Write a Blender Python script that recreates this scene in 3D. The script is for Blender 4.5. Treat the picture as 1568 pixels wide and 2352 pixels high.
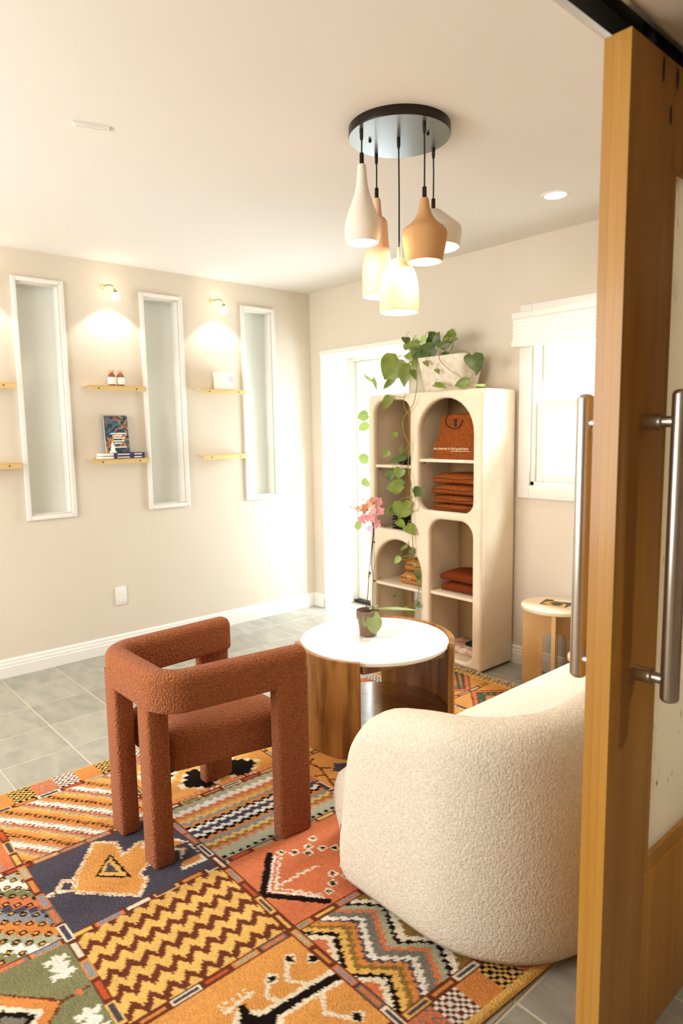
import bpy, bmesh, math, random
import numpy as np
from mathutils import Vector, Matrix
random.seed(7); np.random.seed(7)
for o in list(bpy.data.objects): bpy.data.objects.remove(o)
scene = bpy.context.scene
COL = scene.collection

# ------------------------------------------------------------------ camera
IW, IH, FPX = 1568.0, 2352.0, 1540.0
CAM = Vector((4.14, -3.36, 1.40))
_yaw, _pitch, _roll = [math.radians(a) for a in (138.547, 6.89, -0.883)]
FW = Vector((math.cos(_pitch)*math.cos(_yaw), math.cos(_pitch)*math.sin(_yaw), -math.sin(_pitch)))
_r0 = Vector((math.sin(_yaw), -math.cos(_yaw), 0)); _u0 = _r0.cross(FW)
RT = math.cos(_roll)*_r0 + math.sin(_roll)*_u0
UP = -math.sin(_roll)*_r0 + math.cos(_roll)*_u0
cd = bpy.data.cameras.new('camera'); cam = bpy.data.objects.new('camera', cd); COL.objects.link(cam)
cd.sensor_fit = 'VERTICAL'; cd.sensor_height = 36.0; cd.sensor_width = 24.0; cd.lens = FPX/IH*36.0
cd.clip_start = 0.02
M = Matrix((RT, UP, -FW)).transposed().to_4x4(); M.translation = CAM
cam.matrix_world = M
cd.dof.use_dof = True; cd.dof.focus_distance = 2.25; cd.dof.aperture_fstop = 3.2
scene.camera = cam
def ray(px, py): return FW + RT*((px-IW/2)/FPX) - UP*((py-IH/2)/FPX)
def at_y(px, py, Y): d = ray(px, py); return CAM + d*((Y-CAM.y)/d.y)
def at_x(px, py, X): d = ray(px, py); return CAM + d*((X-CAM.x)/d.x)
def at_z(px, py, Z): d = ray(px, py); return CAM + d*((Z-CAM.z)/d.z)

# ------------------------------------------------------------------ world, exposure
scene.view_settings.view_transform = 'Standard'; scene.view_settings.look = 'None'
scene.view_settings.gamma = 1.0; scene.view_settings.use_curve_mapping = False
scene.view_settings.exposure = 0.60
w = bpy.data.worlds.new('overcast_sky'); scene.world = w; w.use_nodes = True
bg = w.node_tree.nodes['Background']; bg.inputs[0].default_value = (0.93, 0.97, 1.0, 1); bg.inputs[1].default_value = 1.9

def area_light(name, loc, aim, sx, sy, power, color):
    l = bpy.data.lights.new(name, 'AREA'); l.shape = 'RECTANGLE'; l.size = sx; l.size_y = sy; l.energy = power; l.color = color
    o = bpy.data.objects.new(name, l); COL.objects.link(o); o.location = loc
    o.rotation_euler = Vector(aim).to_track_quat('-Z', 'Y').to_euler()
    return o
DAY = (0.80, 0.92, 1.0)
# daylight standing just outside the panes of the glazed door, the sash window and the big street window
area_light('daylight_door', (0.60, 0.52, 1.10), (0.15, -1, -0.12), 0.62, 1.5, 31, DAY)
area_light('daylight_window', (2.42, 1.05, 2.95), (-0.16, -0.85, -1.1), 1.5, 0.9, 420, DAY)
area_light('daylight_street', (1.55, -4.95, 1.45), (0.12, 1, -0.1), 2.2, 1.5, 62, (1.0, 0.985, 0.96))

# ------------------------------------------------------------------ materials
def srgb(h):
    h = h.lstrip('#'); c = [int(h[i:i+2], 16)/255 for i in (0, 2, 4)]
    return tuple((x/12.92 if x <= 0.04045 else ((x+0.055)/1.055)**2.4) for x in c)
def mat(name, col, rough=0.5, metal=0.0, spec=0.5, noise=None, bump=None, sheen=0.0, emit=None, trans=0.0, stretch=None, coat=0.0, randv=0.0):
    """noise=(scale, colour2, detail) mixes a second colour in; bump=(scale, strength, distance, kind)"""
    m = bpy.data.materials.new(name); m.use_nodes = True
    nt = m.node_tree; N = nt.nodes; L = nt.links; b = N['Principled BSDF']
    c = srgb(col) if isinstance(col, str) else col
    b.inputs['Base Color'].default_value = (*c, 1)
    b.inputs['Roughness'].default_value = rough; b.inputs['Metallic'].default_value = metal
    b.inputs['Specular IOR Level'].default_value = spec
    if sheen: b.inputs['Sheen Weight'].default_value = sheen; b.inputs['Sheen Roughness'].default_value = 0.6
    if coat: b.inputs['Coat Weight'].default_value = coat; b.inputs['Coat Roughness'].default_value = 0.15
    if trans: b.inputs['Transmission Weight'].default_value = trans
    if emit: b.inputs['Emission Color'].default_value = (*emit[0], 1); b.inputs['Emission Strength'].default_value = emit[1]
    tc = N.new('ShaderNodeTexCoord'); mp = N.new('ShaderNodeMapping'); L.new(tc.outputs['Object'], mp.inputs['Vector'])
    if stretch: mp.inputs['Scale'].default_value = stretch
    last = None
    if noise:
        sc, c2, det = noise[:3]
        t = N.new('ShaderNodeTexNoise'); t.inputs['Scale'].default_value = sc; t.inputs['Detail'].default_value = det
        if len(noise) > 3: t.inputs['Distortion'].default_value = noise[3]
        L.new(mp.outputs[0], t.inputs['Vector'])
        cr = N.new('ShaderNodeValToRGB'); cr.color_ramp.elements[0].position = 0.32; cr.color_ramp.elements[1].position = 0.68
        cr.color_ramp.elements[0].color = (*c, 1); cr.color_ramp.elements[1].color = (*(srgb(c2) if isinstance(c2, str) else c2), 1)
        L.new(t.outputs['Fac'], cr.inputs[0]); last = cr.outputs[0]
    if randv:
        oi = N.new('ShaderNodeObjectInfo'); mr = N.new('ShaderNodeMapRange'); mr.inputs['To Min'].default_value = 1-randv; mr.inputs['To Max'].default_value = 1+randv
        L.new(oi.outputs['Random'], mr.inputs['Value']); hs = N.new('ShaderNodeHueSaturation'); L.new(mr.outputs[0], hs.inputs['Value'])
        if last: L.new(last, hs.inputs['Color'])
        else: hs.inputs['Color'].default_value = (*c, 1)
        last = hs.outputs[0]
        # shift the grain from piece to piece
        if noise:
            va = N.new('ShaderNodeVectorMath'); va.operation = 'ADD'; vs = N.new('ShaderNodeVectorMath'); vs.operation = 'SCALE'; vs.inputs['Scale'].default_value = 31.0
            cx = N.new('ShaderNodeCombineXYZ'); 
            for i in range(3): L.new(oi.outputs['Random'], cx.inputs[i])
            L.new(cx.outputs[0], vs.inputs[0]); L.new(tc.outputs['Object'], va.inputs[0]); L.new(vs.outputs[0], va.inputs[1]); L.new(va.outputs[0], mp.inputs['Vector'])
    if last: L.new(last, b.inputs['Base Color'])
    if bump:
        sc, st, di = bump[:3]; kind = bump[3] if len(bump) > 3 else 'noise'
        if kind == 'boucle':
            v = N.new('ShaderNodeTexVoronoi'); v.feature = 'SMOOTH_F1'; v.inputs['Smoothness'].default_value = 0.35; v.inputs['Scale'].default_value = sc; L.new(tc.outputs['Object'], v.inputs['Vector'])
            n = N.new('ShaderNodeTexNoise'); n.inputs['Scale'].default_value = sc*2.2; n.inputs['Detail'].default_value = 2; L.new(tc.outputs['Object'], n.inputs['Vector'])
            h = N.new('ShaderNodeMath'); h.operation = 'MULTIPLY_ADD'; h.inputs[1].default_value = 0.5; L.new(n.outputs['Fac'], h.inputs[0])
            iv = N.new('ShaderNodeMath'); iv.operation = 'MULTIPLY'; iv.inputs[1].default_value = -1.0; L.new(v.outputs['Distance'], iv.inputs[0]); L.new(iv.outputs[0], h.inputs[2]); hout = h.outputs[0]
        else:
            n = N.new('ShaderNodeTexNoise'); n.inputs['Scale'].default_value = sc; n.inputs['Detail'].default_value = 4; L.new(mp.outputs[0], n.inputs['Vector']); hout = n.outputs['Fac']
        bp = N.new('ShaderNodeBump'); bp.inputs['Strength'].default_value = st; bp.inputs['Distance'].default_value = di
        L.new(hout, bp.inputs['Height']); L.new(bp.outputs[0], b.inputs['Normal'])
    return m
MT = {}
MT['wall'] = mat('wall_paint', '#D7CCBA', 0.75, spec=0.25, noise=(3.0, '#D9CEBD', 2), bump=(220, 0.08, 0.002))
MT['ceiling'] = mat('ceiling_paint', '#E4DED5', 0.8, spec=0.2, bump=(180, 0.06, 0.002))
MT['hall_ceiling'] = mat('hall_paint', '#DCCDB8', 0.8, spec=0.2)
MT['hall_wall'] = mat('hall_wall_paint', '#9C8672', 0.75, spec=0.25)
MT['white'] = mat('white_trim', '#E9E5DD', 0.35, spec=0.4)
MT['frost'] = mat('frosted_glass', '#E2E7DF', 0.16, spec=0.5, coat=0.3)
MT['tile'] = mat('slate_tile', '#8F8C80', 0.36, spec=0.45, noise=(7.0, '#A6A194', 8, 0.5), bump=(22, 0.3, 0.004), stretch=(1, 2.0, 1), randv=0.10)
MT['grout'] = mat('grout', '#C6BBA5', 0.9)
MT['boucle_rust'] = mat('rust_boucle', '#B06A3C', 0.95, spec=0.12, sheen=0.10, noise=(230, '#824222', 3), bump=(165, 0.9, 0.0055, 'boucle'))
MT['boucle_cream'] = mat('cream_boucle', '#E3D9C7', 0.95, spec=0.12, sheen=0.05, noise=(120, '#D2C6B2', 3), bump=(140, 0.55, 0.0030, 'boucle'))
MT['walnut'] = mat('brown_wood', '#B07A3C', 0.38, spec=0.4, noise=(7.0, '#6B3D17', 6, 0.8), stretch=(3, 3, 0.30), bump=(60, 0.08, 0.002))
MT['walnut_gloss'] = mat('lacquered_wood', '#A06830', 0.12, spec=0.6, noise=(7.0, '#7A4A20', 6, 0.8), stretch=(0.4, 3, 3), coat=0.6)
MT['marble'] = mat('white_marble', '#EFECE6', 0.22, spec=0.5, noise=(3.5, '#E4E0DA', 8, 1.5))
MT['doorwood'] = mat('honey_fir', '#C18B38', 0.40, spec=0.4, noise=(5.0, '#A87428', 5, 0.8), stretch=(3.5, 3.5, 0.22), bump=(50, 0.06, 0.002), coat=0.15)
MT['dooredge'] = mat('honey_fir_edge', '#C08C38', 0.40, spec=0.4, noise=(6.0, '#AE7728', 5, 0.4), stretch=(5, 5, 0.2), randv=0.06, coat=0.15)
MT['knot'] = mat('dark_knot', '#3E2410', 0.5)
MT['steel'] = mat('brushed_steel', '#CFC8BE', 0.30, metal=1.0, noise=(6, '#BDB5AA', 3), stretch=(40, 40, 0.5))
MT['track'] = mat('track_metal', '#B9BDBB', 0.3, metal=0.9)
MT['black'] = mat('black_metal', '#17130F', 0.35, spec=0.4)
MT['bronze'] = mat('dark_bronze', '#2A211A', 0.30, metal=0.6, spec=0.5)
MT['canopy_face'] = mat('canopy_face', '#8C9090', 0.28, metal=0.7)
MT['brass'] = mat('brass', '#E8CC8E', 0.40, metal=0.5)
MT['oldbrass'] = mat('aged_brass', '#6B5226', 0.4, metal=0.8)
MT['opal'] = mat('opal_glass', '#FFFFFF', 0.4, emit=((1, 0.95, 0.86), 1.6))
MT['plaster'] = mat('cabinet_plaster', '#EADBC2', 0.65, spec=0.25, noise=(8, '#E4D3B8', 3), bump=(160, 0.06, 0.002))
MT['board'] = mat('cabinet_back', '#96744C', 0.7, spec=0.2, noise=(6, '#8B6A43', 3))
MT['shade_white'] = mat('white_ceramic', '#E9DFCF', 0.75, spec=0.2)
MT['shade_tan'] = mat('tan_ceramic', '#C99A66', 0.8, spec=0.2)
MT['shade_peach'] = mat('peach_ceramic', '#E6BE9C', 0.75, spec=0.2)
MT['bulb'] = mat('lit_bulb', (1, 0.9, 0.75), 0.5, emit=((1, 0.92, 0.80), 14))
MT['can'] = mat('lit_downlight', (1, 0.95, 0.88), 0.5, emit=((1, 0.93, 0.82), 9))
MT['lampglow'] = mat('lit_lamp', (1, 0.95, 0.9), 0.5, emit=((1, 0.92, 0.80), 12))
MT['ply'] = mat('birch_ply', '#DDB983', 0.5, spec=0.3, noise=(10, '#D2AA70', 4), stretch=(2, 2, 0.5))
MT['ply_top'] = mat('birch_top', '#E9D6B8', 0.5, spec=0.3, noise=(6, '#E2CCA9', 3))
MT['leaf'] = mat('pothos_leaf', '#86933F', 0.4, spec=0.4, noise=(14, '#66782C', 3), randv=0.18)
MT['leaf_dark'] = mat('pothos_leaf_dark', '#586A30', 0.38, spec=0.4, noise=(14, '#435422', 3), randv=0.15)
MT['leaf_pale'] = mat('pothos_leaf_pale', '#B4CF7C', 0.45, noise=(14, '#98B95C', 3), randv=0.12)
MT['vine'] = mat('vine', '#8C7E35', 0.55)
MT['orchid_leaf'] = mat('orchid_leaf', '#7D8A4A', 0.3, spec=0.5, noise=(10, '#A3AE7C', 2))
MT['stem'] = mat('orchid_stem', '#4A3A22', 0.5)
MT['clip'] = mat('clip', '#3A352F', 0.4)
MT['petal_orange'] = mat('petal_orange', '#F0AE8A', 0.55, noise=(40, '#E69A78', 2))
MT['petal_pink'] = mat('petal_pink', '#E9A6AA', 0.55, noise=(40, '#D98C92', 2))
MT['petal_lilac'] = mat('petal_lilac', '#DBC5E2', 0.55)
MT['pot_amber'] = mat('smoked_pot', '#7A5B45', 0.25, spec=0.5, coat=0.3)
MT['soil'] = mat('bark', '#3A2A1E', 0.9)
MT['planter'] = mat('white_planter', '#E6DCCB', 0.8, noise=(30, '#D3C4AE', 5), bump=(60, 0.2, 0.004))
MT['knit_rust'] = mat('rust_cotton', '#96501F', 0.9, spec=0.12, noise=(60, '#7E3F18', 4), bump=(260, 0.25, 0.002))
MT['knit_wine'] = mat('wine_cotton', '#743417', 0.9, spec=0.1, noise=(60, '#6E2F15', 4), bump=(260, 0.25, 0.002))
MT['knit_tan'] = mat('tan_cotton', '#B57E45', 0.9, spec=0.15, noise=(50, '#AF7333', 4), bump=(260, 0.25, 0.002))
MT['knit_black'] = mat('black_cotton', '#241C18', 0.9, spec=0.2, bump=(200, 0.3, 0.002))
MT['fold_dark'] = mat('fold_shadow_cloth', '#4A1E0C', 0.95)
MT['print'] = mat('cream_print', '#F0DDB8', 0.7)
MT['label'] = mat('paper_label', '#FBF3E6', 0.6)
MT['amber'] = mat('amber_glass', '#8A4A14', 0.15, spec=0.5, coat=0.5)
MT['cap'] = mat('coral_cap', '#E9A184', 0.45)
MT['paper'] = mat('paper', '#F4EEE2', 0.7)
MT['navy'] = mat('navy_cover', '#3B3460', 0.45, noise=(40, '#2C274A', 2))
MT['cover'] = mat('art_cover', '#27486B', 0.35, noise=(16, '#B4683A', 6, 2.5))
cm = MT['cover']; cr_ = [n for n in cm.node_tree.nodes if n.type == 'VALTORGB'][0].color_ramp
for p_, c_ in ((0.42, '#1A1A22'), (0.50, '#2F6E7E'), (0.57, '#8E3B22'), (0.62, '#D9A35C')): e_ = cr_.elements.new(p_); e_.color = (*srgb(c_), 1)
MT['card_dark'] = mat('card_dark', '#3B3D38', 0.5)
MT['card_yellow'] = mat('card_yellow', '#E2A93B', 0.5)
MT['fabric_shade'] = mat('pleated_shade', '#F1EEE8', 0.8)
def glass_mat():
    m = bpy.data.materials.new('clear_glass'); m.use_nodes = True; nt = m.node_tree; nt.nodes.clear()
    o = nt.nodes.new('ShaderNodeOutputMaterial'); t = nt.nodes.new('ShaderNodeBsdfTransparent'); g = nt.nodes.new('ShaderNodeBsdfGlossy'); g.inputs['Roughness'].default_value = 0.02
    x = nt.nodes.new('ShaderNodeMixShader'); x.inputs[0].default_value = 0.06
    nt.links.new(t.outputs[0], x.inputs[1]); nt.links.new(g.outputs[0], x.inputs[2]); nt.links.new(x.outputs[0], o.inputs[0]); return m
MT['glass'] = glass_mat()
def resin_mat():
    m = mat('leaf_resin', '#E9E3D2', 0.3, spec=0.5)
    nt = m.node_tree; N = nt.nodes; L = nt.links; b = N['Principled BSDF']
    tc = N.new('ShaderNodeTexCoord'); mp = N.new('ShaderNodeMapping'); mp.inputs['Scale'].default_value = (1, 1, 0.45); L.new(tc.outputs['Object'], mp.inputs[0])
    n = N.new('ShaderNodeTexNoise'); n.inputs['Scale'].default_value = 26; n.inputs['Detail'].default_value = 5; n.inputs['Distortion'].default_value = 1.2; L.new(mp.outputs[0], n.inputs['Vector'])
    cr = N.new('ShaderNodeValToRGB'); e = cr.color_ramp.elements; e[0].position = 0.66; e[0].color = (*srgb('#ECE6D6'), 1); e[1].position = 0.72; e[1].color = (*srgb('#8A6434'), 1)
    L.new(n.outputs['Fac'], cr.inputs[0]); L.new(cr.outputs[0], b.inputs['Base Color'])
    t = N.new('ShaderNodeBsdfTranslucent'); L.new(cr.outputs[0], t.inputs['Color'])
    x = N.new('ShaderNodeMixShader'); x.inputs[0].default_value = 0.55
    out = N['Material Output']; L.new(b.outputs[0], x.inputs[1]); L.new(t.outputs[0], x.inputs[2]); L.new(x.outputs[0], out.inputs[0]); return m
MT['resin'] = resin_mat()

# ------------------------------------------------------------------ mesh helpers
def world_loc(o):
    v = Vector((0, 0, 0))
    while o: v += o.location; o = o.parent
    return v
class MB:
    def __init__(s): s.v = []; s.f = []
    def add(s, v, f):
        k = len(s.v); s.v += [tuple(x) for x in v]; s.f += [tuple(i+k for i in q) for q in f]; return s
    def box(s, x0, y0, z0, x1, y1, z1):
        return s.add([(x0,y0,z0),(x1,y0,z0),(x1,y1,z0),(x0,y1,z0),(x0,y0,z1),(x1,y0,z1),(x1,y1,z1),(x0,y1,z1)],
                     [(3,2,1,0),(4,5,6,7),(0,1,5,4),(1,2,6,5),(2,3,7,6),(3,0,4,7)])
    def rbox(s, x0, y0, z0, x1, y1, z1, r=0.01, seg=3):
        bm = bmesh.new(); bmesh.ops.create_cube(bm, size=1.0)
        for v in bm.verts: v.co = Vector(((x0+x1)/2+v.co.x*(x1-x0), (y0+y1)/2+v.co.y*(y1-y0), (z0+z1)/2+v.co.z*(z1-z0)))
        bmesh.ops.bevel(bm, geom=bm.edges[:], offset=r, segments=seg, profile=0.5, affect='EDGES')
        bm.verts.ensure_lookup_table(); bm.verts.index_update()
        s.add([v.co[:] for v in bm.verts], [[v.index for v in f.verts] for f in bm.faces]); bm.free(); return s
    def lathe(s, prof, c, n=40, cap0=False, cap1=False, sx=1.0, sy=1.0):
        V = []; F = []
        for (r, z) in prof:
            for i in range(n):
                a = 2*math.pi*i/n; V.append((c[0]+r*math.cos(a)*sx, c[1]+r*math.sin(a)*sy, c[2]+z))
        for j in range(len(prof)-1):
            for i in range(n):
                a = j*n+i; b = j*n+(i+1) % n; F.append((a, b, b+n, a+n))
        if cap0: F.append(tuple(reversed(range(n))))
        if cap1: F.append(tuple(range((len(prof)-1)*n, len(prof)*n)))
        return s.add(V, F)
    def tube(s, pts, r, n=8, caps=True):
        pts = [Vector(p) for p in pts]; V = []; F = []; m = len(pts)
        up = Vector((0, 0, 1)); prev = None
        for i, p in enumerate(pts):
            t = (pts[min(i+1, m-1)]-pts[max(i-1, 0)]).normalized()
            if prev is None:
                a = up if abs(t.dot(up)) < 0.9 else Vector((1, 0, 0)); x = t.cross(a).normalized()
            else:
                x = (prev - t*prev.dot(t)).normalized()
            prev = x; y = t.cross(x); rr = r[i] if isinstance(r, (list, tuple)) else r
            for k in range(n):
                a = 2*math.pi*k/n; V.append(p + x*(rr*math.cos(a)) + y*(rr*math.sin(a)))
        for i in range(m-1):
            for k in range(n):
                a = i*n+k; b = i*n+(k+1) % n; F.append((a, b, b+n, a+n))
        if caps: F.append(tuple(reversed(range(n)))); F.append(tuple(range((m-1)*n, m*n)))
        return s.add(V, F)
    def loft(s, rings, close=True, cap=True):
        n = len(rings[0]); V = [p for r in rings for p in r]; F = []
        for j in range(len(rings)-1):
            for i in range(n if close else n-1):
                a = j*n+i; b = j*n+(i+1) % n; F.append((a, b, b+n, a+n))
        if cap: F.append(tuple(reversed(range(n)))); F.append(tuple(range((len(rings)-1)*n, len(rings)*n)))
        return s.add(V, F)
    def prism(s, poly, y0, y1):        # polygon in x-z, extruded along y
        n = len(poly); V = [(x, y0, z) for x, z in poly]+[(x, y1, z) for x, z in poly]
        return s.add(V, [tuple(range(n)), tuple(reversed(range(n, 2*n)))]+[(i, i+n, (i+1) % n+n, (i+1) % n) for i in range(n)])
    def mesh(s, name, off=Vector((0, 0, 0)), smooth=None):
        me = bpy.data.meshes.new(name); me.from_pydata([(x-off[0], y-off[1], z-off[2]) for x, y, z in s.v], [], s.f)
        bm = bmesh.new(); bm.from_mesh(me); bmesh.ops.recalc_face_normals(bm, faces=bm.faces[:]); bm.to_mesh(me); bm.free()
        if smooth is not None:
            me.polygons.foreach_set('use_smooth', [True]*len(me.polygons)); me.set_sharp_from_angle(angle=math.radians(smooth))
        me.update(); return me
    def build(s, name, m, parent=None, smooth=38):
        me = s.mesh(name, world_loc(parent) if parent else Vector((0, 0, 0)), smooth); me.materials.append(MT[m] if isinstance(m, str) else m)
        o = bpy.data.objects.new(name, me); COL.objects.link(o); o.parent = parent; return o
def thing(name, label, cat, loc, group=None):
    o = bpy.data.objects.new(name, None); o.empty_display_size = 0.1; COL.objects.link(o); o.location = loc
    o['label'] = label; o['category'] = cat
    if group: o['group'] = group
    return o
def tag(o, label=None, cat=None, group=None, kind=None):
    if label: o['label'] = label
    if cat: o['category'] = cat
    if group: o['group'] = group
    if kind: o['kind'] = kind
    return o
def struct(o, label=None): o['kind'] = 'structure'; o['label'] = label if label else o.name.replace('_', ' '); return o
def bez(pts, n=24):                    # smooth curve through points (Catmull-Rom)
    P = [Vector(p) for p in pts]; P = [P[0]*2-P[1]]+P+[P[-1]*2-P[-2]]; out = []
    m = len(P)-3
    for i in range(m):
        for k in range(n//m+1):
            t = k/(n//m+1); a, b, c, d = P[i:i+4]
            out.append(0.5*((2*b)+(c-a)*t+(2*a-5*b+4*c-d)*t*t+(3*b-a-3*c+d)*t**3))
    out.append(P[-2]); return out
def plate_with_holes(outer, holes, thick, bevel, name):
    """x-z outline with holes, `thick` deep along y, rounded edges; returns MB-like mesh data (front at y=0)"""
    cu = bpy.data.curves.new(name, 'CURVE'); cu.dimensions = '2D'; cu.fill_mode = 'BOTH'; cu.extrude = thick/2-bevel; cu.bevel_depth = bevel; cu.bevel_resolution = 3; cu.offset = -bevel
    for pl in [outer]+holes:
        sp = cu.splines.new('POLY'); sp.points.add(len(pl)-1)
        for p, (x, z) in zip(sp.points, pl): p.co = (x, z, 0, 1)
        sp.use_cyclic_u = True
    ob = bpy.data.objects.new(name, cu); COL.objects.link(ob)
    dg = bpy.context.evaluated_depsgraph_get(); me = bpy.data.meshes.new_from_object(ob.evaluated_get(dg))
    b = MB(); b.add([(v.co.x, -v.co.z, v.co.y) for v in me.vertices], [tuple(p.vertices) for p in me.polygons])
    bpy.data.objects.remove(ob); bpy.data.meshes.remove(me); return b
def rrect(x0, z0, x1, z1, rt, rb, n=8):  # rounded rectangle outline, top radius rt, bottom radius rb
    out = []
    for cx, cz, r, a0 in ((x1-rt, z1-rt, rt, 0), (x0+rt, z1-rt, rt, 90), (x0+rb, z0+rb, rb, 180), (x1-rb, z0+rb, rb, 270)):
        for k in range(n+1):
            a = math.radians(a0+90*k/n); out.append((cx+r*math.cos(a), cz+r*math.sin(a)))
    return out

# ------------------------------------------------------------------ the room shell
H = 2.45; XD = 3.50                     # ceiling height; line of the sliding door
# floor with separate slate tiles on a grout bed
floor = struct(MB().box(-0.05, -5.0, -0.08, 5.5, 0.6, -0.0025).build('floor', 'grout'), 'grey slate tiled floor')
S = 0.305; x0, y0 = 0.245-S, -2.067
tm = MB().rbox(-S/2+0.0028, -S/2+0.0028, -0.012, S/2-0.0028, S/2-0.0028, 0.0, 0.0018, 1).mesh('floor_tile', smooth=30); tm.materials.append(MT['tile'])
for i in range(0, 18):
    for j in range(-6, 9):
        cx, cy = x0+S*(i+0.5), y0+S*(j+0.5)
        if cx > 5.3 or cy < -3.65 or cy > 0.45: continue
        if cy > 0.02 and not (0.0 < cx < 1.2): continue
        o = bpy.data.objects.new('floor_tile', tm); COL.objects.link(o); o.parent = floor; o.location = (cx, cy, random.uniform(-0.0012, 0.0))
        o.rotation_euler.z = random.choice((0, math.pi))
# ceilings
ceil = struct(MB().box(-0.1, -5.0, H, XD-0.02, 0.5, H+0.1).build('ceiling', 'ceiling'), 'smooth cream ceiling')
hall_c = struct(MB().box(XD+0.064, -5.0, 2.10, 5.5, 0.6, 2.2).build('ceiling_hall', 'hall_ceiling'), 'beige lowered hallway ceiling beyond the sliding door')
head = struct(MB().box(XD-0.02, -5.0, 2.10, XD-0.004, 0.0, H+0.1).build('wall_header', 'ceiling'), 'header above the sliding door opening')
# left wall with three tall slots, x = 0 plane, 0.14 thick
WY = [(-2.93, -2.64), (-2.16, -1.872), (-1.396, -1.10), (-0.637, -0.345)]; WZ0, WZ1 = 0.905, 2.297
wl = MB(); e = [-5.0]
ys = sorted([a for q in WY for a in (q[0]+0.03, q[1]-0.03)])
wl.box(-0.14, -5.0, 0, 0, 0.0, WZ0+0.03); wl.box(-0.14, -5.0, WZ1-0.03, 0, 0.0, H)
edges = [-5.0]+ys+[0.0]
for k in range(0, len(edges), 2): wl.box(-0.14, edges[k], WZ0+0.03, 0, edges[k+1], WZ1-0.03)
wall_left = struct(wl.build('wall_left', 'wall', smooth=None), 'beige painted wall with tall slot windows')
for n, (a, b) in enumerate(WY):
    if n == 0: continue
    k = n
    fr = MB(); t = 0.024
    # casing, proud of the wall, and the reveal behind it
    for (ya, za, yb, zb) in ((a, WZ0, a+t, WZ1), (b-t, WZ0, b, WZ1), (a+t, WZ1-t, b-t, WZ1), (a+t, WZ0, b-t, WZ0+t)): fr.rbox(-0.005, ya, za, 0.018, yb, zb, 0.003, 2)
    for (ya, za, yb, zb) in ((a+t, WZ0+t, a+t+0.008, WZ1-t), (b-t-0.008, WZ0+t, b-t, WZ1-t), (a+t, WZ1-t-0.008, b-t, WZ1-t), (a+t, WZ0+t, b-t, WZ0+t+0.008)): fr.box(-0.135, ya, za, -0.002, yb, zb)
    win = struct(fr.build('window_%d' % k, 'white'), 'tall narrow frosted window in the left wall')
    MB().box(-0.10, a+t, WZ0+t, -0.085, b-t, WZ1-t).build('pane', 'frost', win)
# back wall (y = 0, 0.45 thick) with deep door recess and sash window
DX0, DX1, DZ = 0.122, 1.045, 2.0
WX0, WX1, WZa, WZb = 1.98, 2.56, 1.075, 2.01
T = 0.45
wb = MB()
wb.box(-0.14, 0, 0, DX0, T, H); wb.box(DX0, 0, DZ, DX1, T, H); wb.box(DX1, 0, 0, WX0, T, H)
wb.box(WX0, 0, 0, WX1, 0.16, WZa); wb.box(WX0, 0, WZb, WX1, 0.16, H); wb.box(WX1, 0, 0, XD-0.02, 0.16, H)
wall_back = struct(wb.build('wall_back', 'wall', smooth=None), 'beige painted back wall with door recess and sash window')
# other walls: the room's front wall with a big street window and the hallway
wf = MB(); wf.box(-0.14, -4.75, 0, 0.4, -4.6, H); wf.box(2.7, -4.75, 0, 5.5, -4.6, H); wf.box(0.4, -4.75, 0, 2.7, -4.6, 0.65); wf.box(0.4, -4.75, 2.2, 2.7, -4.6, H)
struct(wf.build('wall_front', 'wall', smooth=None), 'front wall with the street window, behind the camera')
struct(MB().box(5.3, -4.6, 0, 5.4, 0.6, 2.2).build('wall_hall', 'hall_wall', smooth=None), 'hallway wall behind the camera')
struct(MB().box(XD-0.02, 0.0, 0, 5.4, 0.12, H).build('wall_hall_end', 'hall_wall', smooth=None), 'hallway end wall')
# the deep white door recess lining
jl = MB(); jl.box(DX0-0.001, -0.004, 0, DX0+0.012, 0.34, DZ); jl.box(DX1-0.012, -0.004, 0, DX1+0.001, 0.34, DZ); jl.box(DX0-0.001, -0.012, DZ-0.03, DX1+0.03, 0.34, DZ+0.004)
struct(jl.build('trim_1', 'white'), 'white lining of the deep door recess')
d1 = MB(); fy = 0.30
d1.box(DX0+0.012, fy, 0.02, DX0+0.035, fy+0.10, DZ-0.03); d1.box(DX1-0.035, fy, 0.02, DX1-0.012, fy+0.10, DZ-0.03); d1.box(DX0+0.035, fy, DZ-0.055, DX1-0.035, fy+0.10, DZ-0.03)
door1 = struct(d1.build('door_1', 'white'), 'white glazed exterior door set deep in the back wall')
gx0, gx1, gz0, gz1 = DX0+0.15, DX1-0.15, 0.28, 1.80
lf = MB(); lx0, lx1, lz0, lz1 = DX0+0.038, DX1-0.038, 0.025, DZ-0.058
for q in ((lx0, lz0, gx0, lz1), (gx1, lz0, lx1, lz1), (gx0, lz0, gx1, gz0), (gx0, gz1, gx1, lz1)): lf.box(q[0], fy+0.035, q[1], q[2], fy+0.08, q[3])
leaf_d = lf.build('door_leaf', 'white', door1)
gf = MB()
for q in ((gx0-0.035, gz0-0.035, gx0, gz1+0.035), (gx1, gz0-0.035, gx1+0.035, gz1+0.035), (gx0, gz0-0.035, gx1, gz0), (gx0, gz1, gx1, gz1+0.035)): gf.rbox(q[0], fy+0.02, q[1], q[2], fy+0.04, q[3], 0.005, 2)
gf.build('glass_frame', 'white', door1)
MB().box(gx0, fy+0.055, gz0, gx1, fy+0.06, gz1).build('pane', 'glass', door1)
MB().box(DX0+0.012, fy-0.01, 0.0, DX1-0.012, fy+0.1, 0.022).build('threshold', 'black', door1)
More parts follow.
